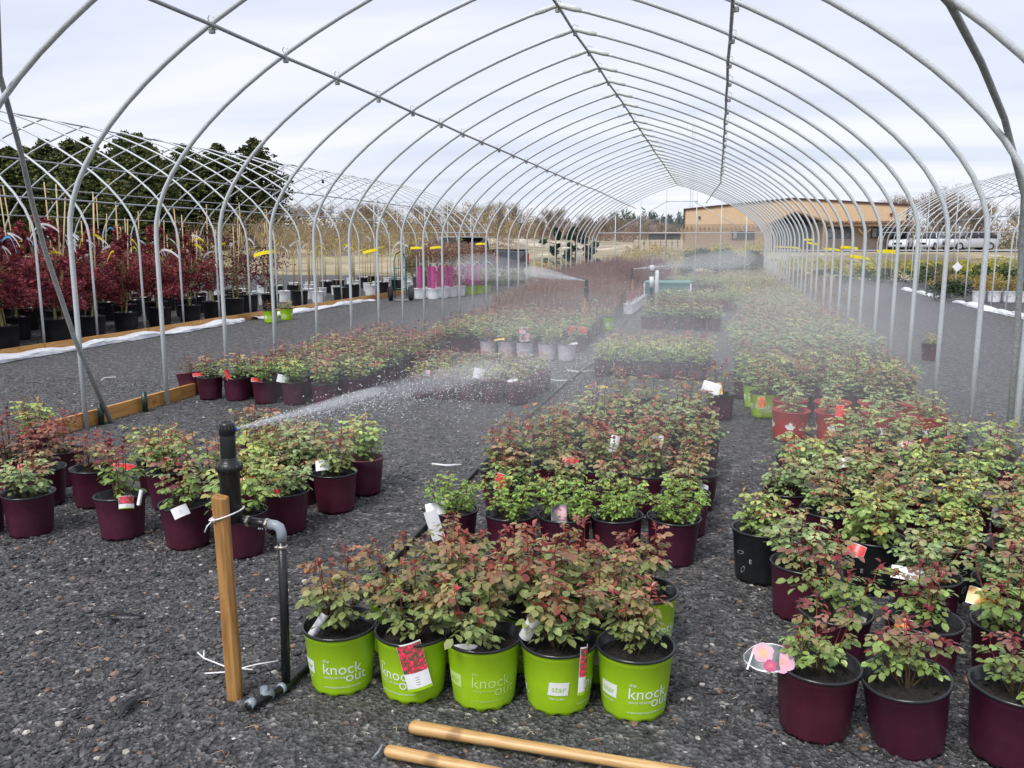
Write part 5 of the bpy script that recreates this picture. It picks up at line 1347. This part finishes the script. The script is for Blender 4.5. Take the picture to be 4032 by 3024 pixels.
for k in range(7):
    x, y = -1.98 - .0 * k, 20.3 + .62 * k
    root = thing('potted_shrub', f'pink-twigged shrub in white pot, {ORD[k]} along lane behind lime pot', 'potted shrub', (x, y, 0), (0, 0, face(x, y, .1)), 'white lettered pots along the lane', 1.0)
    for n_, me in POTS['white'][0]: ob(n_, me, root)
    ob('lettering', PWL, root)
    rr = random.Random(k); mb = MB()
    for q in range(9): branchy(mb, Vector((0, 0, .2)), Vector((rr.uniform(-.3, .3), rr.uniform(-.3, .3), 1)).normalized(), .25, .005, 1, rr, kids=3, n=3)
    ob('stems', mb.mesh('stems', mat('pink_stems', (.34, .14, .16), .6) if k == 0 else MATS['pink_stems']), root)

# right-hand nursery rows
def hedge_row(name, label, x0, x1, y0, y1, h, cols, n, size=.05, zb=0):
    r = np.random.RandomState(len(label)); cs = []; rd = []
    k = int((x1 - x0) * (y1 - y0) / .5) + 4
    for _ in range(k):
        x = r.uniform(x0, x1); y = r.uniform(y0, y1); cs.append((x, y, float(th(x, y)) + zb + h * r.uniform(.25, .8))); rd.append((.34, .34, h * .26))
    V, F, K = leafcloud(n, clumps(r, cs, rd), size, cols, r)
    ob(name, npmesh(name, V, F, tree_leaf, K), kind='stuff', label=label)
ylg = [(.40, .36, .06), (.30, .32, .07), (.46, .36, .07)]; dkg = [(.05, .09, .045), (.08, .12, .05), (.03, .055, .03)]; och = [(.40, .27, .06), (.32, .26, .08), (.28, .22, .07)]; grn = [(.14, .19, .05), (.10, .14, .04)]
hedge_row('yellow_shrub_row', 'long band of yellow-green shrubs beyond the right lane', 3.4, 22, 46, 56, .55, ylg, 16000, .07)
hedge_row('dark_shrub_row', 'dark green band of low potted evergreens in front of the yellow shrubs', 3.4, 22, 38.5, 42, .6, dkg, 12000, .05)
hedge_row('ochre_shrub_row', 'ochre shrubs under the right frame', 7.3, 14.3, 28.3, 33, .55, och, 9000, .04, .15)
hedge_row('dark_shrub_mass', 'dark green shrubs behind the ochre row', 7.3, 14.3, 34, 37, .8, dkg + grn, 7000, .05, .1)
hedge_row('brown_hedge', 'rusty brown dry hedge just outside the right posts', 2.6, 3.6, 22, 36, .65, [(.20, .13, .09), (.25, .17, .12)], 7000, .03)
hedge_row('evergreen_block', 'dark evergreen block with mist behind the end wall', -1.6, 2.5, 43.5, 49, 1.35, dkg + [(.07, .10, .05)], 14000, .06)
hedge_row('yellow_blossom_row', 'yellow blossoming tops above the evergreen block', -1.4, 2.4, 49, 52, 1.9, ylg + [(.62, .42, .04), (.20, .22, .06)], 6000, .05)
hedge_row('yellow_shrubs', 'yellow twiggy shrubs behind the left end of the tunnel', -9.6, -5.8, 38, 43, .95, [(.60, .42, .03), (.40, .34, .08), (.30, .28, .08)], 9000, .035)
hedge_row('green_shrubs', 'misty green shrubs under the pickup truck', -8.6, -6.2, 29.5, 31.5, .9, [(.20, .28, .06), (.10, .14, .05)], 5000, .04)
hedge_row('yellow_brush', 'yellowish bushes in front of the pickup cab', -11.8, -9.4, 30, 33, 1.9, [(.34, .30, .10), (.28, .24, .12)], 6000, .035)
hedge_row('tall_grass', 'dry tan grasses behind the far left of the end wall', -5.5, -1.2, 44, 60, 1.2, [(.46, .36, .18), (.40, .30, .14), (.30, .25, .10)], 9000, .06)
for k in range(8):
    x, y = 7.35 + .40 * k, 26.9
    root = thing('potted_shrub', f'ochre shrub in white pot, {ORD[k]} from dark shrub, right frame', 'potted shrub', (x, y, 0), (0, 0, face(x, y)), 'white lettered pots under the right frame', 1.28)
    for n_, me in POTS['white'][0]: ob(n_, me, root)
    ob('lettering', PWL, root)
    r = np.random.RandomState(k); V, F, K = leafcloud(260, clumps(r, [(0, 0, .38), (.05, 0, .42)], [(.17, .17, .15)] * 2), .028, och, r); c = ob('crown', npmesh('crown', V, F, tree_leaf, K), root); c['kind'] = 'stuff'
r = np.random.RandomState(9); V, F, K = leafcloud(1500, clumps(r, [(0, 0, .35), (.3, .1, .4), (-.3, 0, .3)], [(.4, .3, .3)] * 3), .04, dkg, r)
o = ob('dark_shrub', npmesh('dark_shrub', V, F, tree_leaf, K), None, (6.7, 27.2, 0), label='dark low shrub in the gap of the white film at the right frame', cat='shrub')
mb = MB(); rr = random.Random(2)
for q in range(14): branchy(mb, Vector((0, 0, .1)), Vector((rr.uniform(-.4, .4), rr.uniform(-.4, .4), 1)).normalized(), .6, .008, 2, rr, kids=3, n=3)
bs = ob('bare_shrub', mb.mesh('bare_shrub', bark_m), None, (6.9, 29.3, 0), label='bare grey-brown shrub behind the gap in the white film', cat='shrub')
mb = MB(); mb.box((0, 0, 0), (.2, .01, .2), (0, R_(45), 0)); ob('plant_tag', mb.mesh('plant_tag', card_m), None, (6.75, 27.0, 1.0), label='white diamond card on the bare shrub at the right frame', cat='plant tag')

# topiary pompoms
def pompom(x, y, seed, h, label):
    r = np.random.RandomState(seed); rr = random.Random(seed); root = thing('clipped_conifer', label, 'conifer', (x, y, float(th(x, y))), group='pompom conifers behind the tunnel')
    mb = MB(); mb.tube([(0, 0, 0), (.05, 0, h * .5), (0, 0, h)], [.05, .04, .02], 6); ob('trunk', mb.mesh('trunk', bark_m, True), root)
    for k in range(11):
        a = rr.random() * 6.28; q = rr.uniform(.2, .75) * (1 - .3 * k / 11); z = .5 + (h - .5) * k / 10; rad = rr.uniform(.16, .28)
        V, F, K = leafcloud(230, clumps(r, [(q * math.cos(a), q * math.sin(a), z)], [(rad, rad, rad * .7)]), .05, [(.02, .045, .02), (.035, .065, .03)], r); c = ob('pompom', npmesh('pompom', V, F, tree_leaf, K), root)
        mb = MB(); mb.tube([(0, 0, z - .1), (q * math.cos(a), q * math.sin(a), z)], .02, 4); ob('limb', mb.mesh('limb', bark_m), root)
pompom(-7.6, 41, 1, 2.3, 'left cloud-pruned conifer with dark green pompoms'); pompom(-6.9, 42.5, 2, 2.35, 'middle cloud-pruned conifer with dark green pompoms'); pompom(-6.2, 41.2, 3, 2.1, 'right cloud-pruned conifer with dark green pompoms')

# ------------------------------------------------------------------ trees beyond
def conifer_variant(seed, H):
    r = np.random.RandomState(seed); rr = random.Random(seed); mb = MB(); mb.tube([(0, 0, 0), (0, 0, H * .97)], [.22, .03], 7)
    P = []
    nb = 250
    for k in range(nb):
        z = H * (.06 + .93 * (k / nb)); R0 = 3.5 * (1 - (z / H) ** 4.5) * rr.uniform(.7, 1.15) + .15; a = k * 2.4 + rr.random()
        n = int(12 + 34 * R0 / 2.3)
        for q in range(n):
            t = (q + rr.random()) / n; x = R0 * t
            s = rr.gauss(0, .20) * (1 - .4 * t)
            P.append((x * math.cos(a) - s * math.sin(a), x * math.sin(a) + s * math.cos(a), z - .35 * x * .5 + .10 * x * x * .3 + rr.gauss(0, .07)))
    P = np.array(P); n = len(P)
    V, F, K = leafcloud(n, lambda m_: P, .17, [(.045, .068, .022), (.07, .09, .026), (.13, .13, .035), (.03, .045, .02)], r, .45)
    return mb.mesh('trunk', bark_m, True), npmesh('crown', V, F, needle_m, K), H
CV = [conifer_variant(60 + k, 8.7) for k in range(3)]
con = []
for k in range(22):
    x = -73 + 1.36 * k + J(.4); y = 66 + J(2.5) + (3 if k % 2 else 0)
    con.append((x, y, 1.0 + J(.12) - (.10 if k > 20 else 0)))
for k in range(10): con.append((-70 + 3.3 * k, 72 + J(2), 1.08))
con = [(x - 1.5, y, s) for x, y, s in con]
con.sort(key=lambda q: math.atan2(q[0], q[1]))
for k, (x, y, s) in enumerate(con):
    a, b, H = random.choice(CV); root = thing('conifer_tree', f'dark green conifer in the grove behind the red maples, {ORD[k]} from its outer left', 'conifer', (x, y, float(th(x, y)) - .1), (0, 0, random.random() * 6.28), 'conifers behind the left frame', (1, 1, s * random.uniform(1.0, 1.14)))
    ob('trunk', a, root); c = ob('crown', b, root); c['kind'] = 'stuff'
def bare_variant(seed, H):
    rr = random.Random(seed); r = np.random.RandomState(seed); mb = MB(); mb.usec = True
    c0 = (.17, .135, .105)
    mb.tube([(0, 0, 0), (.1, 0, H * .35)], [.16, .12], 6, True, c0)
    for k in range(7):
        a = rr.random() * 6.28; branchy(mb, Vector((.1 * k / 7, 0, H * rr.uniform(.12, .36))), Vector((math.cos(a) * .55, math.sin(a) * .55, 1)).normalized(), H * .30, .07, 3, rr, c0, 3, .5, 4)
    V = np.array(mb.v); top = V[V[:, 2] > H * .3]
    n = 2600; P = top[r.randint(len(top), size=n)] + r.randn(n, 3) * .22
    V2, F2, K2 = leafcloud(n, lambda q: P, .16, [(.24, .19, .14), (.30, .22, .13), (.19, .15, .13)], r, 1.5)
    # thin them to twig-like slivers
    V2 = V2.reshape(-1, 4, 3); m_ = (V2[:, 0] + V2[:, 2]) / 2; V2[:, 1] = m_ + (V2[:, 1] - m_) * .22; V2[:, 3] = m_ + (V2[:, 3] - m_) * .22; V2 = V2.reshape(-1, 3)
    return mb.mesh('trunk', twig_m, False), npmesh('crown', V2, F2, twig_m, K2)
BV = [bare_variant(80 + k, 8) for k in range(4)]
bt = []
for k in range(22): bt.append((-70 + 2.6 * k * 1.0 + J(1), 112 + J(6) + k * .9, .92 - .012 * k + J(.12)))
for k in range(12): bt.append((-30 + 2.2 * k + J(1), 150 + J(6), .55 + J(.1) - .01 * k))
for k in range(7): bt.append((19.5 + 1.5 * k + J(.6), 104 + J(4), .98 - .06 * abs(k - 2) + J(.08)))
for k in range(9): bt.append((27 + 3.2 * k + J(1), 112 + J(5), .75 + J(.1)))
for k, (x, y, s) in enumerate(bt):
    side = 'left' if k < 34 else 'right'
    a, b = random.choice(BV)
    root = thing('bare_tree', (f'leafless brown tree on the far left skyline, {ORD[k]} towards the pickup' if k < 22 else f'small far leafless tree behind the pickup, {ORD[k - 22]} in the line') if k < 34 else f'leafless tree behind the parked cars, {ORD[k - 34]} from the tan building', 'tree',
                 (x, y, float(th(x, y)) - .1), (0, 0, random.random() * 6.28), 'leafless trees on the skyline', s)
    ob('trunk', a, root); c = ob('crown', b, root); c['kind'] = 'stuff'
def thicket(name, label, x0, x1, y0, y1, h, cols, n, size):
    r = np.random.RandomState(n % 97); k = 70; cs = []; rd = []
    for q in range(k):
        x = x0 + (x1 - x0) * q / (k - 1); y = r.uniform(y0, y1); hh = h * r.uniform(.55, 1.1); cs.append((x, y, float(th(x, y)) + hh * .45)); rd.append(((x1 - x0) / k * 1.5, 2.5, hh * .6))
    V, F, K = leafcloud(n, clumps(r, cs, rd), size, cols, r, 1.4)
    V = V.reshape(-1, 4, 3); m_ = (V[:, 0] + V[:, 2]) / 2; V[:, 1] = m_ + (V[:, 1] - m_) * .35; V[:, 3] = m_ + (V[:, 3] - m_) * .35; V = V.reshape(-1, 3)
    ob(name, npmesh(name, V, F, twig_m, K), kind='stuff', label=label)
tcol = [(.24, .17, .11), (.30, .22, .12), (.19, .14, .12), (.33, .26, .12)]
thicket('far_thicket', 'brown leafless thicket along the left skyline', -75, -24, 104, 118, 5.0, tcol, 26000, .22)
thicket('far_woods', 'low brown woods behind the pickup', -38, -8, 150, 160, 3.6, [(.26, .16, .11), (.30, .20, .14)], 10000, .3)
thicket('left_thicket', 'brown brush behind the bare-stemmed trees', -40, -17, 62, 74, 2.4, tcol, 14000, .12)
thicket('right_thicket', 'brown brush behind the parked cars', 18, 62, 106, 116, 4.2, tcol, 18000, .25)
thicket('right_hedge', 'dark hedge beside the silver car', 24, 60, 92, 94, 1.6, [(.03, .035, .03), (.10, .11, .04)], 6000, .16)
thicket('horizon_trees', 'faint dark tree line at the horizon beyond the mist', -40, 10, 330, 340, 9, [(.10, .15, .13)], 6000, 1.2)
thicket('horizon_woods', 'faint bare woods on the horizon', -130, -20, 300, 330, 7, [(.25, .2, .18)], 9000, .9)
# sand mounds and lumber stack
def mound(x, y, rx, ry, h, label):
    r = np.random.RandomState(int(abs(x * 7))); vs = []; fs = []; n = 28; m_ = 9
    for j in range(m_ + 1):
        for k in range(n):
            t = j / m_; a = 6.283 * k / n; rad = t * (1 + .12 * math.sin(3 * a + x)); z = h * (1 - t * t) ** 1.0 * (1 + .05 * r.randn())
            px, py = x + rx * rad * math.cos(a), y + ry * rad * math.sin(a); vs.append((px, py, float(th(px, py)) - .05 + z))
    for j in range(m_):
        for k in range(n): fs.append((j * n + k, (j + 1) * n + k, (j + 1) * n + (k + 1) % n, j * n + (k + 1) % n))
    mb = MB(); mb.add(vs, fs); ob('sand_mound', mb.mesh('sand_mound', sand_m, True), None, label=label, cat='mound')
mound(-24, 98, 16, 8, .7, 'long pale sand mound behind the bare-stemmed trees')
mound(-8.5, 92, 9, 6, .55, 'pale sand mound seen through the tunnel end')
mound(-38, 90, 12, 7, .7, 'sand mound left of the pickup')
ls = thing('lumber_stack', 'stack of pale timber left of the tan building', 'lumber', (-5.0, 80, float(th(-5, 80))))
for j in range(4):
    for k in range(9):
        mb = MB(); mb.box((0, 0, 0), (.44, 2.4, .22)); ob('plank', mb.mesh('plank', sand_m), ls, (-2.2 + .5 * k + J(.03), 0, .14 + .24 * j))

# ------------------------------------------------------------------ building
def building():
    zb = 1.05; Yf = 88.0; x0, x1 = -3.27, 17.3; xp = 6.96
    B = thing('warehouse_building', 'tan metal-sided building with low gable, timber porch and dark windows', 'building', (0, Yf, 0))
    zl, zp_, zr = 5.05, 6.0, 5.28
    ysplit = 3.55
    mb = MB(); mb.prism([(x0, ysplit), (x1, ysplit), (x1, zr), (xp, zp_), (x0, zl)], 0, 30); ob('upper_wall', mb.mesh('upper_wall', tan_w), B)
    mb = MB(); mb.prism([(x0, zb - .3), (x1, zb - .3), (x1, ysplit - .003), (x0, ysplit - .003)], 0.02, 30); ob('lower_wall', mb.mesh('lower_wall', tan_shaded), B)
    # siding ribs
    n = 84
    V = MB()
    for k in range(n):
        x = x0 + (x1 - x0) * (k + .5) / n; zt = zl + (zp_ - zl) * (x - x0) / (xp - x0) if x < xp else zp_ + (zr - zp_) * (x - xp) / (x1 - xp)
        V.box((x, -.012, (ysplit + zt) / 2 - .03), (.03, .024, zt - ysplit - .1))
    o = ob('siding_ribs', V.mesh('siding_ribs', tan_w), B); o['kind'] = 'stuff'
    V = MB()
    for k in range(n):
        x = x0 + (x1 - x0) * (k + .5) / n; V.box((x, .008, (zb + ysplit) / 2 - .1), (.03, .02, ysplit - zb))
    o = ob('siding_ribs', V.mesh('siding_ribs', tan_shaded), B); o['kind'] = 'stuff'
    for (xa, za_, xb, zb_) in ((x0 - .1, zl, xp, zp_), (xp, zp_, x1 + .1, zr)):
        mb = MB(); mb.add([(xa, -.12, za_ - .12), (xb, -.12, zb_ - .12), (xb, -.12, zb_ + .06), (xa, -.12, za_ + .06), (xa, 30.2, za_ - .12), (xb, 30.2, zb_ - .12), (xb, 30.2, zb_ + .06), (xa, 30.2, za_ + .06)],
                          [(0, 1, 2, 3), (4, 7, 6, 5), (3, 2, 6, 7), (0, 4, 5, 1), (0, 3, 7, 4), (1, 5, 6, 2)]); ob('roof', mb.mesh('roof', trim_m), B)
    for x in (x0 - .02, x1 + .02):
        mb = MB(); mb.box((x, -.03, (zl + zb) / 2 + (.6 if x > 0 else .4)), (.16, .1, (zl - zb) * (.55 if x > 0 else .8))); ob('corner_trim', mb.mesh('corner_trim', trim_m), B)
    # windows
    for (xa, xb, z0, z1) in ((1.42, 3.51, 2.13, 3.0), (10.24, 12.43, 2.2, 3.14), (14.25, 16.42, 2.22, 3.16)):
        f = MB(); f.box(((xa + xb) / 2, -.03, z1), (xb - xa + .14, .1, .09)); f.box(((xa + xb) / 2, -.03, z0), (xb - xa + .14, .1, .09))
        for x in (xa, (xa + xb) / 2, xb): f.box((x, -.03, (z0 + z1) / 2), (.08, .1, z1 - z0 - .09))
        fo = ob('window', f.mesh('window', winf), B)
        for h in (0, 1):
            p = MB(); p.box((xa + (xb - xa) * (.25 + .5 * h), 0, (z0 + z1) / 2), ((xb - xa) / 2 - .09, .02, z1 - z0 - .1)); ob('pane', p.mesh('pane', glass_dk), fo)
        p = MB(); p.box((xa + (xb - xa) * .13, -.014, (z0 + z1) / 2), ((xb - xa) * .16, .004, z1 - z0 - .14)); ob('curtain', p.mesh('curtain', curtain), fo)
    # porch gable
    gx0, gx1, gxp = 4.75, 9.85, 7.12
    for (xa, za_, xb, zb_) in ((gx0 - .1, 3.58, gxp, 4.76), (gxp, 4.76, gx1 + .1, 3.80)):
        mb = MB(); mb.add([(xa, -2.6, za_ - .16), (xb, -2.6, zb_ - .16), (xb, -2.6, zb_), (xa, -2.6, za_), (xa, 0, za_ - .16), (xb, 0, zb_ - .16), (xb, 0, zb_), (xa, 0, za_)],
                          [(0, 1, 2, 3), (4, 7, 6, 5), (3, 2, 6, 7), (0, 4, 5, 1), (0, 3, 7, 4), (1, 5, 6, 2)]); ob('porch_roof', mb.mesh('porch_roof', lumber_m), B)
    mb = MB(); mb.prism([(gx0 + .3, 3.5), (gx1 - .3, 3.7), (gxp, 4.5)], -.20, -.05); ob('porch_gable', mb.mesh('porch_gable', mat('porch_dark', (.035, .02, .015), .7)), B)  # near-black colour fills the dark porch interior
    mb = MB(); mb.box((7.0, -.10, 2.35), (3.7, .12, 2.6)); ob('entrance_wall', mb.mesh('entrance_wall', MATS['porch_dark']), B)
    for x in (6.55, 7.35):
        d = MB(); d.box((x, -.2, 2.1), (.74, .06, 2.1)); dd = ob('door', d.mesh('door', winf), B)
        g = MB(); g.box((x, -.24, 2.25), (.5, .02, 1.5)); ob('pane', g.mesh('pane', glass_dk), dd)
    for x in (gx0 + .15, gx1 - .15, 5.6, 8.9):
        mb = MB(); mb.box((x, -2.4 if x in (gx0 + .15, gx1 - .15) else -.35, 2.35), (.24, .24, 2.7)); ob('porch_post', mb.mesh('porch_post', lumber_m), B)
    # pergola and lean-to beams
    for xa, xb, z in ((x0 - .3, 4.7, 2.98), (9.95, 17.6, 3.42)):
        mb = MB(); mb.box(((xa + xb) / 2, -2.2, z), (xb - xa, .14, .26)); ob('pergola_beam', mb.mesh('pergola_beam', lumber_m), B)
        k = int((xb - xa) / .42)
        for q in range(k):
            mb = MB() if q == 0 else mb
            if q == 0: mb.box((0, 0, 0), (.08, 2.5, .2)); rm = mb.mesh('rafter', lumber_m)
            ob('rafter', rm, B, (xa + .2 + .42 * q, -1.25, z + .24))
    mb = MB(); mb.box((13.6, -1.2, 3.62), (7.6, 2.5, .06)); ob('lean_to_roof', mb.mesh('lean_to_roof', roof_m), B)
    for x in (x0 - .05, .55, 13.3):
        mb = MB(); mb.box((x, -2.2, 2.0), (.2, .2, 2.0)); ob('post', mb.mesh('post', lumber_m), B)
        for s in (-1, 1):
            mb = MB(); mb.box((x + s * .28, -2.2, 2.75), (.1, .1, .75), (0, s * .75, 0)); ob('knee_brace', mb.mesh('knee_brace', lumber_m), B)
    for x, z in ((-1.8, 4.25), (15.9, 4.4)):
        mb = MB(); mb.box((x, -.1, z), (.22, .14, .2)); ob('wall_lamp', mb.mesh('wall_lamp', trim_m), B)
building()
# lattice mast
mt = thing('radio_mast', 'tall thin lattice radio mast left of the tan building roof', 'mast', (-3.1, 102, 1.2))
for k in range(3):
    a = 2.094 * k; mb = MB(); mb.tube([(.2 * math.cos(a), .2 * math.sin(a), 0), (.2 * math.cos(a), .2 * math.sin(a), 13.6)], .022, 4); ob('leg', mb.mesh('leg', steel), mt)
mb = MB()
for q in range(38):
    for k in range(3):
        a, b = 2.094 * k, 2.094 * (k + 1); mb.tube([(.2 * math.cos(a), .2 * math.sin(a), q * .36), (.2 * math.cos(b), .2 * math.sin(b), q * .36 + .36)], .013, 3, False)
o = ob('lattice', mb.mesh('lattice', steel), mt); o['kind'] = 'stuff'
mb = MB(); mb.tube([(0, 0, 13.6), (0, 0, 15.6)], .02, 4); ob('antenna', mb.mesh('antenna', steel), mt)
mb = MB(); mb.box((0, 0, 1.0), (3.2, 2, 1.3)); sh = thing('shed', 'dark open shed left of the tan building', 'shed', (-5.4, 92, 1.0)); ob('body', mb.mesh('body', mat('shed_dark', (.03, .03, .03), .8)), sh)
mb = MB(); mb.box((0, 0, 1.75), (3.6, 2.4, .14)); ob('roof', mb.mesh('roof', roof_m), sh)

# ------------------------------------------------------------------ vehicles
def car(x, y, z, yaw, paint, label, kind='suv', s=1.0):
    root = thing('parked_car' if kind == 'suv' else 'pickup_truck', label, 'car' if kind == 'suv' else 'pickup truck', (x, y, z), (0, 0, yaw), 'cars parked before the tan building' if kind == 'suv' else None, s * (.93 if kind == 'suv' else 1))
    def loft(sections, m, nm):
        """sections: (x, zlow, zhigh, halfwidth_low, halfwidth_high)"""
        mb = MB(); vs = []; fs = []
        for (px, a, b, wl, wh) in sections:
            mid = (a + b) / 2
            vs += [(px, -wl * .92, a), (px, -wl, a + .1), (px, -wl, mid), (px, -wh, b - .07), (px, -wh * .86, b), (px, wh * .86, b), (px, wh, b - .07), (px, wl, mid), (px, wl, a + .1), (px, wl * .92, a)]
        n = 10
        for j in range(len(sections) - 1):
            for k in range(n): fs.append((j * n + k, j * n + (k + 1) % n, (j + 1) * n + (k + 1) % n, (j + 1) * n + k))
        fs.append(tuple(range(n))[::-1]); fs.append(tuple((len(sections) - 1) * n + k for k in range(n)))
        mb.add(vs, fs); return ob(nm, mb.mesh(nm, m, True), root)
    if kind == 'suv':
        loft([(-2.33, .42, .72, .62, .6), (-2.22, .28, .95, .84, .78), (-1.9, .25, 1.02, .92, .86), (-1.1, .24, 1.08, .93, .88), (.0, .24, 1.10, .94, .9), (1.6, .25, 1.10, .94, .9), (2.2, .28, 1.05, .92, .88), (2.33, .4, .95, .8, .8)], paint, 'body')
        loft([(-1.25, 1.05, 1.10, .82, .80), (-.55, 1.05, 1.58, .84, .66), (-.2, 1.05, 1.66, .85, .64), (1.5, 1.05, 1.66, .85, .64), (2.0, 1.05, 1.55, .84, .64), (2.25, 1.03, 1.12, .8, .74)], glass_dk, 'windows')
        mb = MB(); mb.box((.7, 0, 1.665), (2.3, 1.18, .05)); ob('roof', mb.mesh('roof', paint), root)
        for s_ in (-1, 1):
            for px, a in ((-.75, .62), (.35, 0), (1.35, 0)):
                mb = MB(); mb.box((px, s_ * .765, 1.36), (.07, .05, .62), (s_ * .32, a, 0)); ob('pillar', mb.mesh('pillar', paint), root)
            mb = MB(); mb.box((-2.14, s_ * .66, .78), (.22, .3, .13)); ob('headlight', mb.mesh('headlight', lamp_w), root)
            mb = MB(); mb.box((2.24, s_ * .72, .9), (.14, .22, .2)); ob('tail_light', mb.mesh('tail_light', lamp_r), root)
            mb = MB(); mb.box((-.72, s_ * 1.0, 1.12), (.12, .16, .1)); ob('mirror', mb.mesh('mirror', paint), root)
        mb = MB(); mb.box((-2.31, 0, .6), (.06, .9, .22)); ob('grille', mb.mesh('grille', tyre_m), root)
        wx = (-1.42, 1.42); R0 = .36; hw = .86
    else:
        loft([(-2.9, .5, .85, .8, .78), (-2.8, .42, 1.12, .95, .9), (-1.7, .40, 1.18, .98, .95), (-1.4, .40, 1.20, .98, .95), (.75, .40, 1.20, .98, .95), (.76, .45, 1.36, .98, .95), (2.75, .5, 1.36, .98, .95), (2.85, .55, 1.33, .96, .95)], paint, 'body')
        loft([(-1.55, 1.15, 1.22, .86, .84), (-.85, 1.15, 1.86, .87, .70), (-.5, 1.15, 1.93, .88, .70), (.5, 1.15, 1.93, .88, .70), (.78, 1.15, 1.22, .87, .8)], glass_dk, 'windows')
        mb = MB(); mb.box((-.1, 0, 1.93), (1.5, 1.36, .05)); ob('roof', mb.mesh('roof', paint_si), root, label='roof painted pale to stand for reflected sky')  # silver paint on the charcoal truck stands in for reflected sky
        for s_ in (-1, 1):
            for px, a in ((-1.15, .75), (-.2, 0), (.62, -.1)):
                mb = MB(); mb.box((px, s_ * .79, 1.55), (.10, .05, .76), (s_ * .22, a, 0)); ob('pillar', mb.mesh('pillar', paint), root)
            mb = MB(); mb.box((2.84, s_ * .86, 1.1), (.08, .16, .35)); ob('tail_light', mb.mesh('tail_light', lamp_r), root)
            mb = MB(); mb.box((1.8, s_ * .93, 1.40), (1.95, .1, .06)); ob('bed_rail', mb.mesh('bed_rail', rubber_m), root)
            mb = MB(); mb.box((-1.1, s_ * 1.08, 1.3), (.12, .2, .22)); ob('mirror', mb.mesh('mirror', rubber_m), root)
        mb = MB(); mb.box((1.8, 0, 1.372), (1.8, 1.7, .02)); ob('bed_cover', mb.mesh('bed_cover', rubber_m), root)
        mb = MB(); mb.box((2.92, 0, .6), (.12, 1.8, .18)); ob('rear_bumper', mb.mesh('rear_bumper', steel_dk), root)
        wx = (-1.95, 1.85); R0 = .42; hw = .86
    for px in wx:
        for s_ in (-1, 1):
            mb = MB(); mb.lathe([(R0 * .6, -.11), (R0 * .95, -.12), (R0, -.08), (R0, .08), (R0 * .95, .12), (R0 * .6, .11)], 20); t = ob('wheel', mb.mesh('wheel', tyre_m, True), root, (px, s_ * hw, R0), (R_(90), 0, 0))
            mb = MB(); mb.lathe([(0, .10), (R0 * .3, .09), (R0 * .62, .115), (R0 * .62, -.115), (R0 * .3, -.09), (0, -.10)], 14); ob('rim', mb.mesh('rim', rim_m), t)
    return root
zc = lambda x, y: float(th(x, y)) + .07
car(21.6, 83.0, zc(21, 83), .22, paint_si, 'silver SUV in side view with dark front bumper')
car(19.2, 86.5, zc(19, 86), 1.0, paint_wh, 'white SUV behind the silver one showing its front')
car(17.0, 88.5, zc(17, 88), 1.25, paint_wh, 'white car nearest the tan building wall')
car(22.6, 89.5, zc(22, 89), .9, paint_wh, 'white car half hidden behind the silver SUV roof')
car(-10.3, 34.6, 0.0, -.55, paint_dk, 'charcoal pickup truck with sky reflection painted on its roof behind the magenta-sleeved trees', 'pickup')
print('objects', len(bpy.data.objects))
